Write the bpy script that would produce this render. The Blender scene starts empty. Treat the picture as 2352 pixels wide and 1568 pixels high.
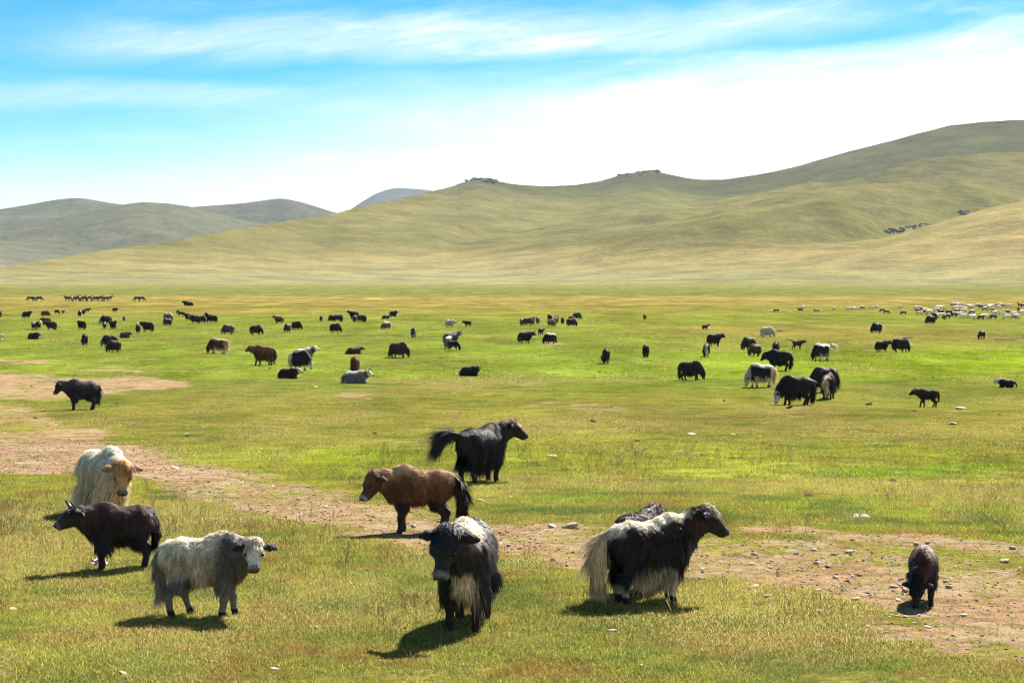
import bpy, math, random
import numpy as np

# ------------------------------------------------------------------ camera, sky, sun, exposure
sc = bpy.context.scene
COL = sc.collection
CAMZ = 6.0
FV = 70.0 / 36.0 * 2352.0            # focal length in units of a 2352 wide picture
HOR = 640.0
PITCH = math.atan((784.0 - HOR) / FV)
cam_d = bpy.data.cameras.new('camera')
cam_d.lens = 70.0; cam_d.sensor_width = 36.0
cam_d.clip_start = 0.2; cam_d.clip_end = 60000.0
cam = bpy.data.objects.new('camera', cam_d); COL.objects.link(cam)
cam.location = (0, 0, CAMZ); cam.rotation_euler = (math.radians(90) - PITCH, 0, 0)
sc.camera = cam

SUN = np.array([0.50, 1.0, 1.08]); SUN /= np.linalg.norm(SUN)
SUN_EL = math.asin(SUN[2]); SUN_AZ = math.atan2(SUN[0], SUN[1])

def N(nt, t, **kw):
    n = nt.nodes.new(t)
    for k, v in kw.items():
        if k.startswith('i_'):
            n.inputs[k[2:].replace('_', ' ')].default_value = v
        else:
            setattr(n, k, v)
    return n

def math_node(nt, op, a, b=None, clamp=False):
    n = nt.nodes.new('ShaderNodeMath'); n.operation = op; n.use_clamp = clamp
    for i, q in enumerate((a, b)):
        if q is None: continue
        if isinstance(q, (int, float)): n.inputs[i].default_value = q
        else: nt.links.new(q, n.inputs[i])
    return n.outputs[0]

def mixc(nt, fac, a, b, blend='MIX'):
    n = nt.nodes.new('ShaderNodeMix'); n.data_type = 'RGBA'; n.blend_type = blend
    for q, s in ((fac, n.inputs[0]), (a, n.inputs[6]), (b, n.inputs[7])):
        if isinstance(q, (int, float)): s.default_value = q
        elif isinstance(q, tuple): s.default_value = (*q[:3], 1)
        else: nt.links.new(q, s)
    return n.outputs[2]

world = bpy.data.worlds.new('World'); sc.world = world; world.use_nodes = True
nt = world.node_tree; nt.nodes.clear()
sky = nt.nodes.new('ShaderNodeTexSky'); sky.sky_type = 'NISHITA'; sky.sun_disc = False
sky.sun_elevation = SUN_EL; sky.sun_rotation = SUN_AZ
sky.altitude = 1800; sky.air_density = 1.0; sky.dust_density = 0.2; sky.ozone_density = 3.0
tc = nt.nodes.new('ShaderNodeTexCoord')
sep = nt.nodes.new('ShaderNodeSeparateXYZ'); nt.links.new(tc.outputs['Generated'], sep.inputs[0])
az = math_node(nt, 'ARCTAN2', sep.outputs[0], sep.outputs[1])      # 0 = view direction, + right
el = math_node(nt, 'ARCSINE', sep.outputs[2])
def cirrus(sx, sy, shear, off, detail, rough, dist):
    cv = nt.nodes.new('ShaderNodeCombineXYZ')
    nt.links.new(math_node(nt, 'MULTIPLY', az, sx), cv.inputs[0])
    nt.links.new(math_node(nt, 'MULTIPLY', math_node(nt, 'ADD', el, math_node(nt, 'MULTIPLY', az, shear)), sy), cv.inputs[1])
    cv.inputs[2].default_value = off
    n = nt.nodes.new('ShaderNodeTexNoise'); n.inputs['Scale'].default_value = 1.0
    n.inputs['Detail'].default_value = detail; n.inputs['Roughness'].default_value = rough; n.inputs['Distortion'].default_value = dist
    nt.links.new(cv.outputs[0], n.inputs['Vector'])
    return n.outputs[0]
def ramp(val, lo, hi):
    n = nt.nodes.new('ShaderNodeMapRange'); n.interpolation_type = 'SMOOTHSTEP'
    nt.links.new(val, n.inputs[0]); n.inputs[1].default_value = lo; n.inputs[2].default_value = hi
    return n.outputs[0]
def band(c0, slope, width, azlo, azhi):
    """a long cirrus band: elevation c0 + slope*az, soft edges, broken up by the wisps"""
    w = cirrus(7, 26, -0.1, 3.3 + c0 * 50, 4, 0.6, 0.6)
    y = math_node(nt, 'SUBTRACT', el, math_node(nt, 'ADD', math_node(nt, 'MULTIPLY', az, slope), c0))
    y = math_node(nt, 'ADD', y, math_node(nt, 'MULTIPLY', math_node(nt, 'SUBTRACT', w, 0.5), width * 1.6))
    a = ramp(math_node(nt, 'ABSOLUTE', y), width, width * 0.15)
    m = math_node(nt, 'MULTIPLY', ramp(az, azlo, azlo + 0.14), ramp(az, azhi + 0.2, azhi))
    return math_node(nt, 'MULTIPLY', a, m)
fib = cirrus(16, 150, -0.16, 2.2, 9, 0.7, 1.4)                        # fine hair-like fibres
wisp = ramp(cirrus(8, 55, -0.13, 1.7, 9, 0.68, 1.1), 0.42, 0.80)
wisp2 = ramp(cirrus(3.2, 26, -0.09, 8.1, 8, 0.62, 0.7), 0.44, 0.74)
fibm = math_node(nt, 'ADD', 0.70, math_node(nt, 'MULTIPLY', ramp(fib, 0.30, 0.72), 0.42))
b1 = math_node(nt, 'MULTIPLY', band(0.121, 0.035, 0.017, -0.27, 0.05), math_node(nt, 'MULTIPLY', math_node(nt, 'ADD', 0.50, math_node(nt, 'MULTIPLY', wisp, 0.5)), fibm))
b2 = math_node(nt, 'MULTIPLY', band(0.089, 0.00, 0.010, -0.75, -0.17), math_node(nt, 'MULTIPLY', fibm, 0.42))
b3 = math_node(nt, 'MULTIPLY', band(0.078, -0.07, 0.008, -0.30, 0.05), math_node(nt, 'MULTIPLY', fibm, 0.30))
# the great bright veil that fills the sky towards the sun
w3 = cirrus(6, 34, -0.10, 5.5, 9, 0.66, 0.9)
top = math_node(nt, 'ADD', math_node(nt, 'ADD', 0.101, math_node(nt, 'MULTIPLY', az, 0.085)), math_node(nt, 'MULTIPLY', math_node(nt, 'SUBTRACT', w3, 0.5), 0.045))
veil = ramp(math_node(nt, 'SUBTRACT', top, el), -0.012, 0.026)
veil = math_node(nt, 'MULTIPLY', veil, ramp(math_node(nt, 'ADD', az, math_node(nt, 'MULTIPLY', math_node(nt, 'SUBTRACT', wisp2, 0.5), 0.16)), -0.36, 0.06))
veil = math_node(nt, 'MULTIPLY', veil, math_node(nt, 'ADD', 0.86, math_node(nt, 'MULTIPLY', fib, 0.2)))
low = math_node(nt, 'MULTIPLY', ramp(math_node(nt, 'ADD', el, math_node(nt, 'MULTIPLY', az, -0.03)), 0.074, 0.030), 0.70)
allc = math_node(nt, 'MAXIMUM', math_node(nt, 'MAXIMUM', b1, b2), math_node(nt, 'MAXIMUM', math_node(nt, 'MULTIPLY', veil, 0.96), b3))
allc = math_node(nt, 'SUBTRACT', 1.0, math_node(nt, 'MULTIPLY', math_node(nt, 'SUBTRACT', 1.0, allc), math_node(nt, 'SUBTRACT', 1.0, low)))
glow = ramp(az, -0.25, 0.30)
wisps = math_node(nt, 'MULTIPLY', math_node(nt, 'ADD', wisp, wisp2), math_node(nt, 'ADD', 0.10, math_node(nt, 'MULTIPLY', glow, 0.22)))
allc = math_node(nt, 'ADD', allc, math_node(nt, 'MULTIPLY', wisps, fibm), True)
hs = nt.nodes.new('ShaderNodeHueSaturation'); hs.inputs['Saturation'].default_value = 1.95
hs.inputs['Hue'].default_value = 0.492
hs.inputs['Value'].default_value = 0.52
nt.links.new(sky.outputs[0], hs.inputs['Color'])
cloudcol = mixc(nt, ramp(az, -0.35, 0.25), (3.5, 4.15, 4.5), (5.6, 5.7, 5.7))
skyc = mixc(nt, allc, hs.outputs[0], cloudcol)
bg = nt.nodes.new('ShaderNodeBackground'); bg.inputs['Strength'].default_value = 0.072
nt.links.new(skyc, bg.inputs[0])
wo = nt.nodes.new('ShaderNodeOutputWorld'); nt.links.new(bg.outputs[0], wo.inputs[0])

sun_d = bpy.data.lights.new('sun', 'SUN'); sun_d.energy = 4.6; sun_d.angle = math.radians(0.55); sun_d.color = (1.0, 0.955, 0.87)
sun = bpy.data.objects.new('sun', sun_d); COL.objects.link(sun); sun.location = (200, 300, 300)
from mathutils import Vector
sun.rotation_euler = Vector(tuple(-SUN)).to_track_quat('-Z', 'Y').to_euler()

sc.view_settings.view_transform = 'Standard'; sc.view_settings.look = 'None'
sc.view_settings.gamma = 1.0; sc.view_settings.use_curve_mapping = False
sc.view_settings.exposure = 1.7
sc.cycles.use_denoising = True
sc.cycles.pixel_filter_type = 'BLACKMAN_HARRIS'; sc.cycles.filter_width = 1.15
sc.cycles.volume_bounces = 1
sc.cycles.max_bounces = 6
sc.cycles.transparent_max_bounces = 8

# ------------------------------------------------------------------ small helpers
rng = np.random.default_rng(11)
random.seed(5)

def smooth(a, b, x):
    t = np.clip((np.asarray(x, float) - a) / (b - a), 0, 1)
    return t * t * (3 - 2 * t)

def vnoise(x, y, seed=0):
    x = np.asarray(x, float); y = np.asarray(y, float)
    xi = np.floor(x).astype(np.int64); yi = np.floor(y).astype(np.int64)
    fx = x - xi; fy = y - yi
    fx = fx * fx * (3 - 2 * fx); fy = fy * fy * (3 - 2 * fy)
    def h(a, b):
        n = (a * 374761393 + b * 668265263 + seed * 1274126177) & 0xffffffff
        n = ((n ^ (n >> 13)) * 1274126177) & 0xffffffff
        n = (n ^ (n >> 16)) & 0xffffffff
        return n / 4294967295.0
    return (h(xi, yi) * (1 - fx) + h(xi + 1, yi) * fx) * (1 - fy) + (h(xi, yi + 1) * (1 - fx) + h(xi + 1, yi + 1) * fx) * fy

def fbm(x, y, octv=4, seed=0):
    s = 0; a = 0.5; t = 0
    for k in range(octv):
        s = s + a * vnoise(x * 2 ** k + 17.3 * k, y * 2 ** k - 9.1 * k, seed + k); t += a; a *= 0.5
    return s / t

def ground_z(x, y):
    x = np.asarray(x, float); y = np.asarray(y, float)
    r = np.hypot(x, y)
    z = 1.65 * (1 - smooth(26, 105, r)) + 2.75 * (1 - smooth(2, 19, r))
    k = smooth(15, 30, r)
    z = z + k * (0.16 * (fbm(x / 9.0, y / 9.0, 3, 5) - 0.5) + 0.07 * (fbm(x / 2.2, y / 2.2, 2, 8) - 0.5))
    z = z + smooth(60, 200, r) * 0.5 * (fbm(x / 60, y / 60, 2, 21) - 0.5)
    return z

cp, sp = math.cos(PITCH), math.sin(PITCH)
def ray(u, v):
    a = (u - 1176.0); b = -(v - 784.0)
    d = np.array([a, FV * cp + b * sp, -FV * sp + b * cp])
    return d / d[1]
def at(u, v):
    """where the line of sight towards picture point (u, v) meets the ground"""
    d = ray(u, v); t = 19.0; step = 0.4
    while t < 3000:
        if CAMZ + d[2] * t < ground_z(d[0] * t, t): break
        t += step; step *= 1.02
    lo, hi = t - step, t
    for _ in range(20):
        m = (lo + hi) / 2
        if CAMZ + d[2] * m < ground_z(d[0] * m, m): hi = m
        else: lo = m
    return np.array([d[0] * hi, hi, float(ground_z(d[0] * hi, hi))])
def project(x, y, z):
    dz = z - CAMZ
    depth = y * cp - dz * sp
    upc = y * sp + dz * cp
    depth = np.where(depth < 0.5, 0.5, depth)
    return 1176 + FV * x / depth, 784 - FV * upc / depth

def set_mesh(name, verts, faces_list, mat, smooth_shade=False, cols=None, attrs=None):
    """faces_list: list of int arrays (n,3) or (n,4)"""
    me = bpy.data.meshes.new(name)
    verts = np.asarray(verts, np.float32)
    me.vertices.add(len(verts)); me.vertices.foreach_set('co', verts.ravel())
    loops = np.concatenate([f.ravel() for f in faces_list]).astype(np.int32) if faces_list else np.zeros(0, np.int32)
    sizes = np.concatenate([np.full(len(f), f.shape[1]) for f in faces_list]).astype(np.int32) if faces_list else np.zeros(0, np.int32)
    if len(sizes):
        starts = np.concatenate([[0], np.cumsum(sizes)[:-1]]).astype(np.int32)
        me.loops.add(len(loops)); me.loops.foreach_set('vertex_index', loops)
        me.polygons.add(len(sizes)); me.polygons.foreach_set('loop_start', starts); me.polygons.foreach_set('loop_total', sizes)
        me.polygons.foreach_set('use_smooth', np.full(len(sizes), smooth_shade))
    if cols is not None:
        a = me.attributes.new('Col', 'FLOAT_COLOR', 'POINT')
        c4 = np.ones((len(verts), 4), np.float32); c4[:, :3] = cols
        a.data.foreach_set('color', c4.ravel())
    for k, val in (attrs or {}).items():
        val = np.asarray(val)
        if val.ndim == 2:
            a = me.attributes.new(k, 'FLOAT_COLOR', 'POINT'); c4 = np.ones((len(verts), 4), np.float32); c4[:, :3] = val
            a.data.foreach_set('color', c4.ravel())
        elif val.dtype.kind == 'i':
            a = me.attributes.new(k, 'INT', 'POINT'); a.data.foreach_set('value', val.astype(np.int32))
        else:
            a = me.attributes.new(k, 'FLOAT', 'POINT'); a.data.foreach_set('value', val.astype(np.float32))
    if mat: me.materials.append(mat)
    me.update(calc_edges=True)
    return me

def link(name, me, parent=None, **props):
    o = bpy.data.objects.new(name, me); COL.objects.link(o)
    if parent: o.parent = parent
    for k, v in props.items(): o[k] = v
    return o

# ------------------------------------------------------------------ materials
def new_mat(name):
    m = bpy.data.materials.new(name); m.use_nodes = True
    t = m.node_tree; t.nodes.clear()
    out = t.nodes.new('ShaderNodeOutputMaterial')
    return m, t, out

def noise(t, vec, scale, detail=3, rough=0.55):
    n = t.nodes.new('ShaderNodeTexNoise'); n.inputs['Scale'].default_value = scale
    n.inputs['Detail'].default_value = detail; n.inputs['Roughness'].default_value = rough
    if vec is not None: t.links.new(vec, n.inputs['Vector'])
    return n.outputs[0]
def mrange(t, val, a, b, c=0.0, d=1.0):
    n = t.nodes.new('ShaderNodeMapRange'); n.interpolation_type = 'SMOOTHSTEP'
    t.links.new(val, n.inputs[0])
    for i, q in enumerate((a, b, c, d)): n.inputs[i + 1].default_value = q
    return n.outputs[0]
def scale_col(t, col, fac):
    """multiply a colour by a scalar socket"""
    n = t.nodes.new('ShaderNodeVectorMath'); n.operation = 'SCALE'
    t.links.new(col, n.inputs[0]); t.links.new(fac, n.inputs['Scale'])
    return n.outputs[0]

def fur_material():
    m, t, out = new_mat('fur')
    a = t.nodes.new('ShaderNodeAttribute'); a.attribute_name = 'Col'
    g = t.nodes.new('ShaderNodeTexCoord')
    mp = t.nodes.new('ShaderNodeMapping'); mp.inputs['Scale'].default_value = (30, 30, 7); t.links.new(g.outputs['Object'], mp.inputs[0])
    nz = noise(t, mp.outputs[0], 1.0, 4, 0.65)
    col = scale_col(t, a.outputs['Color'], mrange(t, nz, 0.25, 0.75, 0.6, 1.35))
    p = t.nodes.new('ShaderNodeBsdfPrincipled'); t.links.new(col, p.inputs['Base Color'])
    p.inputs['Roughness'].default_value = 0.52; p.inputs['Specular IOR Level'].default_value = 0.35
    tr = t.nodes.new('ShaderNodeBsdfTranslucent'); t.links.new(col, tr.inputs[0])
    mx = t.nodes.new('ShaderNodeMixShader'); mx.inputs[0].default_value = 0.28
    t.links.new(p.outputs[0], mx.inputs[1]); t.links.new(tr.outputs[0], mx.inputs[2])
    t.links.new(mx.outputs[0], out.inputs[0])
    return m
def skin_material():
    m, t, out = new_mat('hide')
    a = t.nodes.new('ShaderNodeAttribute'); a.attribute_name = 'Col'
    g = t.nodes.new('ShaderNodeTexCoord')
    nz = noise(t, g.outputs['Object'], 28.0, 5, 0.7)
    col = scale_col(t, a.outputs['Color'], mrange(t, nz, 0.25, 0.75, 0.6, 1.35))
    p = t.nodes.new('ShaderNodeBsdfPrincipled'); t.links.new(col, p.inputs['Base Color'])
    p.inputs['Roughness'].default_value = 0.7; p.inputs['Specular IOR Level'].default_value = 0.3
    b = t.nodes.new('ShaderNodeBump'); b.inputs['Strength'].default_value = 0.6; b.inputs['Distance'].default_value = 0.02
    t.links.new(noise(t, g.outputs['Object'], 60.0, 4, 0.7), b.inputs['Height']); t.links.new(b.outputs[0], p.inputs['Normal'])
    t.links.new(p.outputs[0], out.inputs[0])
    return m
def plain_material(name, col, rough, var=0.3, scale=20.0, spec=0.5):
    m, t, out = new_mat(name)
    g = t.nodes.new('ShaderNodeTexCoord')
    nz = noise(t, g.outputs['Object'], scale, 5, 0.65)
    rgb = t.nodes.new('ShaderNodeRGB'); rgb.outputs[0].default_value = (*col, 1)
    c = scale_col(t, rgb.outputs[0], mrange(t, nz, 0.25, 0.75, 1 - var, 1 + var))
    p = t.nodes.new('ShaderNodeBsdfPrincipled'); t.links.new(c, p.inputs['Base Color'])
    p.inputs['Roughness'].default_value = rough; p.inputs['Specular IOR Level'].default_value = spec
    t.links.new(p.outputs[0], out.inputs[0])
    return m
FUR = fur_material(); HIDE = skin_material()
HORN = plain_material('horn', (0.09, 0.075, 0.06), 0.4, 0.4, 40)
EYE = plain_material('eye', (0.008, 0.006, 0.005), 0.12, 0.1)
HOOF = plain_material('hoof', (0.03, 0.024, 0.02), 0.55, 0.3)

def ground_material():
    m, t, out = new_mat('meadow')
    g = t.nodes.new('ShaderNodeNewGeometry'); pos = g.outputs['Position']
    a = t.nodes.new('ShaderNodeAttribute'); a.attribute_name = 'Col'
    ba = t.nodes.new('ShaderNodeAttribute'); ba.attribute_name = 'bare'
    nfine = noise(t, pos, 9.0, 6, 0.75); nmid = noise(t, pos, 0.9, 5, 0.65); nbig = noise(t, pos, 0.06, 5, 0.6)
    # tussocks and dry culms streaking the sward
    f = math_node(t, 'MULTIPLY', mrange(t, nfine, 0.30, 0.70, 0.48, 1.46), mrange(t, nmid, 0.28, 0.72, 0.66, 1.32))
    f = math_node(t, 'MULTIPLY', f, mrange(t, nbig, 0.3, 0.7, 0.86, 1.14))
    grass = scale_col(t, a.outputs['Color'], f)
    mpp = t.nodes.new('ShaderNodeMapping'); mpp.inputs['Scale'].default_value = (.09, .022, .1); t.links.new(pos, mpp.inputs[0])
    grass = scale_col(t, grass, mrange(t, noise(t, mpp.outputs[0], 1.0, 9, 0.75), .34, .66, .56, 1.32))  # stretched streaks: sward texture plus hummock shading painted into the colour
    grass = mixc(t, mrange(t, noise(t, pos, 1.7, 8, 0.8), .52, .68, 0.0, .75), grass, (.15, .088, .030))
    grass = mixc(t, mrange(t, noise(t, pos, .55, 8, 0.78), .54, .66, 0.0, .6), grass, (.055, .085, .012))
    ndry = noise(t, pos, 0.35, 6, 0.7)
    grass = mixc(t, mrange(t, ndry, 0.50, 0.70, 0.0, 0.55), grass, (0.19, 0.145, 0.040))
    nsoil = noise(t, pos, 3.3, 9, 0.78)
    soil = mixc(t, mrange(t, nsoil, 0.42, 0.62), (0.33, 0.205, 0.118), (0.14, 0.086, 0.05))
    soil = mixc(t, mrange(t, noise(t, pos, 0.7, 4, 0.6), 0.45, 0.65, 0, 0.6), soil, (0.34, 0.26, 0.165))
    edge = math_node(t, 'ADD', ba.outputs['Fac'], math_node(t, 'MULTIPLY', math_node(t, 'SUBTRACT', math_node(t, 'MULTIPLY', math_node(t, 'ADD', noise(t, pos, 3.2, 9, 0.8), noise(t, pos, 0.8, 6, 0.7)), 0.5), 0.5), 6.0))
    col = mixc(t, mrange(t, edge, 0.28, 0.85), grass, soil)
    p = t.nodes.new('ShaderNodeBsdfPrincipled'); t.links.new(col, p.inputs['Base Color'])
    p.inputs['Roughness'].default_value = 0.95; p.inputs['Specular IOR Level'].default_value = 0.0
    b = t.nodes.new('ShaderNodeBump'); b.inputs['Strength'].default_value = 0.8; b.inputs['Distance'].default_value = 0.08
    t.links.new(noise(t, pos, 5.0, 8, 0.75), b.inputs['Height']); t.links.new(b.outputs[0], p.inputs['Normal'])
    t.links.new(p.outputs[0], out.inputs[0])
    return m
GROUND = ground_material()

def hill_material(name, sc1=0.02):
    m, t, out = new_mat(name)
    g = t.nodes.new('ShaderNodeNewGeometry'); pos = g.outputs['Position']
    a = t.nodes.new('ShaderNodeAttribute'); a.attribute_name = 'Col'
    n1 = noise(t, pos, sc1 * .6, 12, 0.74); n2 = noise(t, pos, sc1 * 9, 8, 0.75)
    f = math_node(t, 'MULTIPLY', mrange(t, n1, 0.32, 0.68, 0.70, 1.26), mrange(t, n2, 0.3, 0.7, 0.82, 1.18))
    col = scale_col(t, a.outputs['Color'], f)
    p = t.nodes.new('ShaderNodeBsdfPrincipled'); t.links.new(col, p.inputs['Base Color'])
    p.inputs['Roughness'].default_value = 0.95; p.inputs['Specular IOR Level'].default_value = 0.0
    b = t.nodes.new('ShaderNodeBump'); b.inputs['Strength'].default_value = 0.9; b.inputs['Distance'].default_value = 9.0
    t.links.new(noise(t, pos, sc1 * 1.2, 10, 0.62), b.inputs['Height']); t.links.new(b.outputs[0], p.inputs['Normal'])
    t.links.new(p.outputs[0], out.inputs[0])
    return m
HILL = hill_material('hill_grass')

# ------------------------------------------------------------------ colours of the plain
BANDS = [(600, (.16, .155, .075)), (648, (.145, .145, .066)), (656, (.125, .135, .060)), (664, (.092, .115, .042)), (678, (.092, .112, .038)), (684, (.19, .145, .06)),
         (689, (.15, .13, .05)), (694, (.11, .125, .035)), (698, (.17, .14, .05)), (702, (.10, .105, .03)), (709, (.115, .115, .03)), (716, (.115, .13, .025)),
         (730, (.088, .125, .02)), (760, (.085, .125, .018)), (820, (.085, .13, .018)), (880, (.092, .13, .018)), (920, (.115, .13, .026)),
         (960, (.125, .125, .03)), (1010, (.125, .14, .026)), (1060, (.115, .14, .02)), (1120, (.13, .14, .03)), (1200, (.12, .13, .025)),
         (1300, (.12, .13, .03)), (1420, (.115, .13, .03)), (1568, (.12, .128, .034)), (1700, (.12, .125, .034))]
bv = np.array([b[0] for b in BANDS]); bc = np.array([b[1] for b in BANDS])
PATCH = [  # u, v, half width, half height, colour, weight
    (1950, 770, 480, 24, (.10, .09, .028), .75), (1650, 752, 300, 9, (.17, .14, .05), .6), (2200, 790, 260, 10, (.12, .10, .035), .5),
    (2150, 838, 430, 34, (.10, .165, .006), .95), (1700, 838, 260, 22, (.09, .15, .010), .6), (1250, 830, 400, 30, (.08, .14, .014), .5),
    (2180, 1086, 230, 15, (.075, .15, .008), .95), (2000, 1078, 120, 9, (.09, .16, .01), .6), (700, 1052, 300, 22, (.135, .185, .012), .8),
    (2050, 1172, 380, 32, (.095, .145, .012), .7), (1700, 955, 480, 14, (.10, .092, .028), .6), (850, 905, 300, 12, (.15, .13, .045), .45),
    (620, 1000, 350, 20, (.135, .13, .04), .5), (1300, 985, 300, 14, (.14, .13, .04), .5), (2050, 1005, 380, 16, (.115, .10, .035), .5),
    (300, 715, 420, 7, (.16, .135, .045), .65), (900, 712, 420, 6, (.15, .135, .04), .6), (60, 722, 120, 6, (.075, .10, .025), .7),
    (1900, 1480, 500, 40, (.13, .105, .035), .5), (420, 1490, 260, 40, (.14, .125, .04), .5), (1000, 1330, 240, 30, (.135, .14, .03), .5),
    (1350, 1500, 260, 40, (.10, .135, .025), .6), (250, 1230, 220, 30, (.13, .14, .028), .5), (60, 1150, 120, 20, (.15, .14, .035), .5),
    (1250, 1130, 230, 36, (.10, .135, .018), .6), (820, 675, 460, 6, (.08, .125, .03), .5), (2200, 652, 180, 3, (.055, .065, .04), .8),
    (2030, 640, 80, 3, (.07, .075, .045), .6), (900, 627, 80, 3, (.09, .12, .05), .6), (1500, 676, 500, 4, (.07, .095, .035), .35),
    (1500, 708, 500, 3, (.14, .125, .045), .5), (1900, 720, 350, 8, (.075, .115, .02), .5), (2280, 820, 120, 12, (.085, .15, .006), .7),
]
BARE = [
    (1.15, [(-400, 1055, 56), (-60, 1040, 54), (60, 1032, 50), (190, 1042, 42), (300, 1060, 30)]),
    (1.18, [(240, 1040, 34), (330, 1068, 42), (450, 1108, 46), (600, 1140, 48), (780, 1175, 48), (950, 1222, 44), (1150, 1245, 38), (1300, 1258, 42),
           (1450, 1275, 45), (1650, 1285, 46), (1850, 1312, 56), (2050, 1350, 70), (2200, 1385, 78), (2420, 1440, 95), (2800, 1520, 110)]),
    (1.1, [(1700, 1207, 8), (1800, 1216, 13), (1950, 1232, 15), (2150, 1248, 14), (2400, 1262, 15), (2800, 1275, 15)]),
    (1.2, [(-500, 880, 34), (-60, 880, 32), (100, 888, 26), (220, 885, 20), (330, 880, 14), (430, 890, 6)]),
    (1.0, [(-500, 822, 6), (-60, 824, 6), (60, 829, 5), (160, 835, 4)]),
    (1.0, [(190, 848, 6), (260, 852, 8), (340, 854, 5)]),
    (0.85, [(-300, 955, 26), (60, 952, 22), (120, 990, 24), (260, 1005, 26)]),
    (0.6, [(-300, 1540, 30), (0, 1542, 22), (60, 1552, 12)]),
    (0.55, [(1200, 936, 6), (1450, 934, 6)]),
    (0.7, [(700, 912, 5), (860, 910, 6)]),
    (0.8, [(1240, 785, 3), (1310, 789, 3)]),
    (0.85, [(1600, 1240, 14), (1900, 1270, 30), (2150, 1310, 40), (2380, 1350, 60)]),
    (0.7, [(1950, 1430, 20), (2150, 1470, 34), (2400, 1500, 50)]),
]
def ground_colour(x, y, z):
    u, v = project(x, y, z)
    wu = (fbm(x / 14, y / 14, 3, 31) - .5); wv = (fbm(x / 5, y / 9, 4, 37) - .5)
    H = np.maximum(v - HOR, 4)
    v2 = v + wv * np.minimum(H * .28, 55)
    u2 = u + wu * 160
    c = np.stack([np.interp(v2, bv, bc[:, k]) for k in range(3)], -1)
    for (pu, pv, ru, rv, pc, w) in PATCH:
        d = ((u2 - pu) / ru) ** 2 + ((v2 - pv) / rv) ** 2
        k = (w * np.exp(-d ** 1.5))[..., None]
        c = c * (1 - k) + np.array(pc) * k
    k = fbm(x / 3.1, y / 6, 4, 77)[..., None]
    c = c * (0.74 + 0.56 * k) * np.array([1.30, 1.18, .82])
    k2 = smooth(.5, .75, fbm(x / 8, y / 12, 4, 91))[..., None] * .35
    c = c * (1 - k2) + np.array([.15, .125, .04]) * k2
    return c
def bare_mask(x, y, z):
    u, v = project(x, y, z)
    H = np.maximum(v - HOR, 4)
    u = u + (fbm(x / 4, y / 4, 3, 41) - .5) * 60
    v = v + (fbm(x / 1.8, y / 3.2, 4, 43) - .5) * np.minimum(H * .11, 46)
    best = np.zeros_like(u)
    for (w, pts) in BARE:
        p = np.array(pts, float)
        vc = np.interp(u, p[:, 0], p[:, 1]); hw = np.interp(u, p[:, 0], p[:, 2])
        e = 40.0
        end = smooth(p[0, 0] - e, p[0, 0] + e, u) * (1 - smooth(p[-1, 0] - e, p[-1, 0] + e, u))
        d = np.abs(v - vc) / hw * (1 + .0 * u)
        best = np.maximum(best, w * end * (1 - smooth(.45, 1.45, d)))
    best = best * (0.26 + 1.14 * fbm(x / 1.7, y / 2.6, 4, 55))
    return np.where(y > 3, best, 0.15)

# ------------------------------------------------------------------ ground sheet
def polar_sheet(az_in, n_in, az_out, n_out, radii):
    a_in = np.linspace(-az_in, az_in, n_in)
    a_r = np.linspace(az_in, az_out, n_out + 1)[1:]
    return np.concatenate([-a_r[::-1], a_in, a_r])
def build_ground():
    full = math.pi
    A = polar_sheet(math.radians(16.5), 420, full, 60, None)
    A = A[:-1]      # closed circle: the last equals the first
    R = np.concatenate([[0.6, 2, 4, 7, 10, 13, 16], np.geomspace(18.5, 170, 330), np.geomspace(172, 2600, 160)[1:], [3200, 4500, 7000, 10500, 15000]])
    AA, RR = np.meshgrid(A, R)
    X = RR * np.sin(AA); Y = RR * np.cos(AA); Z = ground_z(X, Y)
    Z[-5:] -= np.array([0.5, 1.0, 2, 2.5, 3])[:, None]
    nr, na = X.shape
    V = np.stack([X, Y, Z], -1).reshape(-1, 3)
    c = ground_colour(X, Y, Z).reshape(-1, 3)
    b = bare_mask(X, Y, Z).reshape(-1)
    i, j = np.meshgrid(np.arange(nr - 1), np.arange(na), indexing='ij')
    j2 = (j + 1) % na
    F = np.stack([i * na + j, (i + 1) * na + j, (i + 1) * na + j2, i * na + j2], -1).reshape(-1, 4)[:, ::-1]
    centre = len(V)
    V = np.vstack([V, [[0, 0, float(ground_z(0, 0))]]]); c = np.vstack([c, c[:1]]); b = np.append(b, .1)
    jj = np.arange(na); T = np.stack([jj, (jj + 1) % na, np.full(na, centre)], -1)[:, ::-1]
    me = set_mesh('ground', V, [F, T], GROUND, True, c, {'bare': b})
    link('ground', me, kind='structure')
build_ground()

# ------------------------------------------------------------------ hills
def prof(pts, u):
    p = np.array(pts, float)
    us = np.linspace(-5000, 6500, 2301)
    vs = np.interp(us, p[:, 0], p[:, 1])
    k = np.exp(-0.5 * (np.arange(-8, 9) / 1.5) ** 2); k /= k.sum()
    vs = np.convolve(np.pad(vs, 8, mode='edge'), k, mode='valid')
    return np.interp(u, us, vs)
MAIN = [(-4000, 560), (-1500, 590), (-300, 612), (0, 600), (100, 583), (250, 562), (400, 543), (560, 515), (640, 503), (770, 484), (830, 468), (965, 440), (1035, 424),
        (1065, 413), (1100, 404), (1130, 409), (1180, 418), (1250, 423), (1320, 420), (1380, 411), (1430, 396), (1470, 390), (1500, 387), (1530, 395), (1570, 404), (1610, 409),
        (1660, 409), (1720, 401), (1780, 391), (1840, 377), (1900, 360), (1970, 342), (2040, 326), (2110, 308), (2180, 292), (2250, 286), (2310, 283), (2352, 283),
        (2600, 300), (3200, 380), (4500, 480), (6000, 520)]
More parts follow.
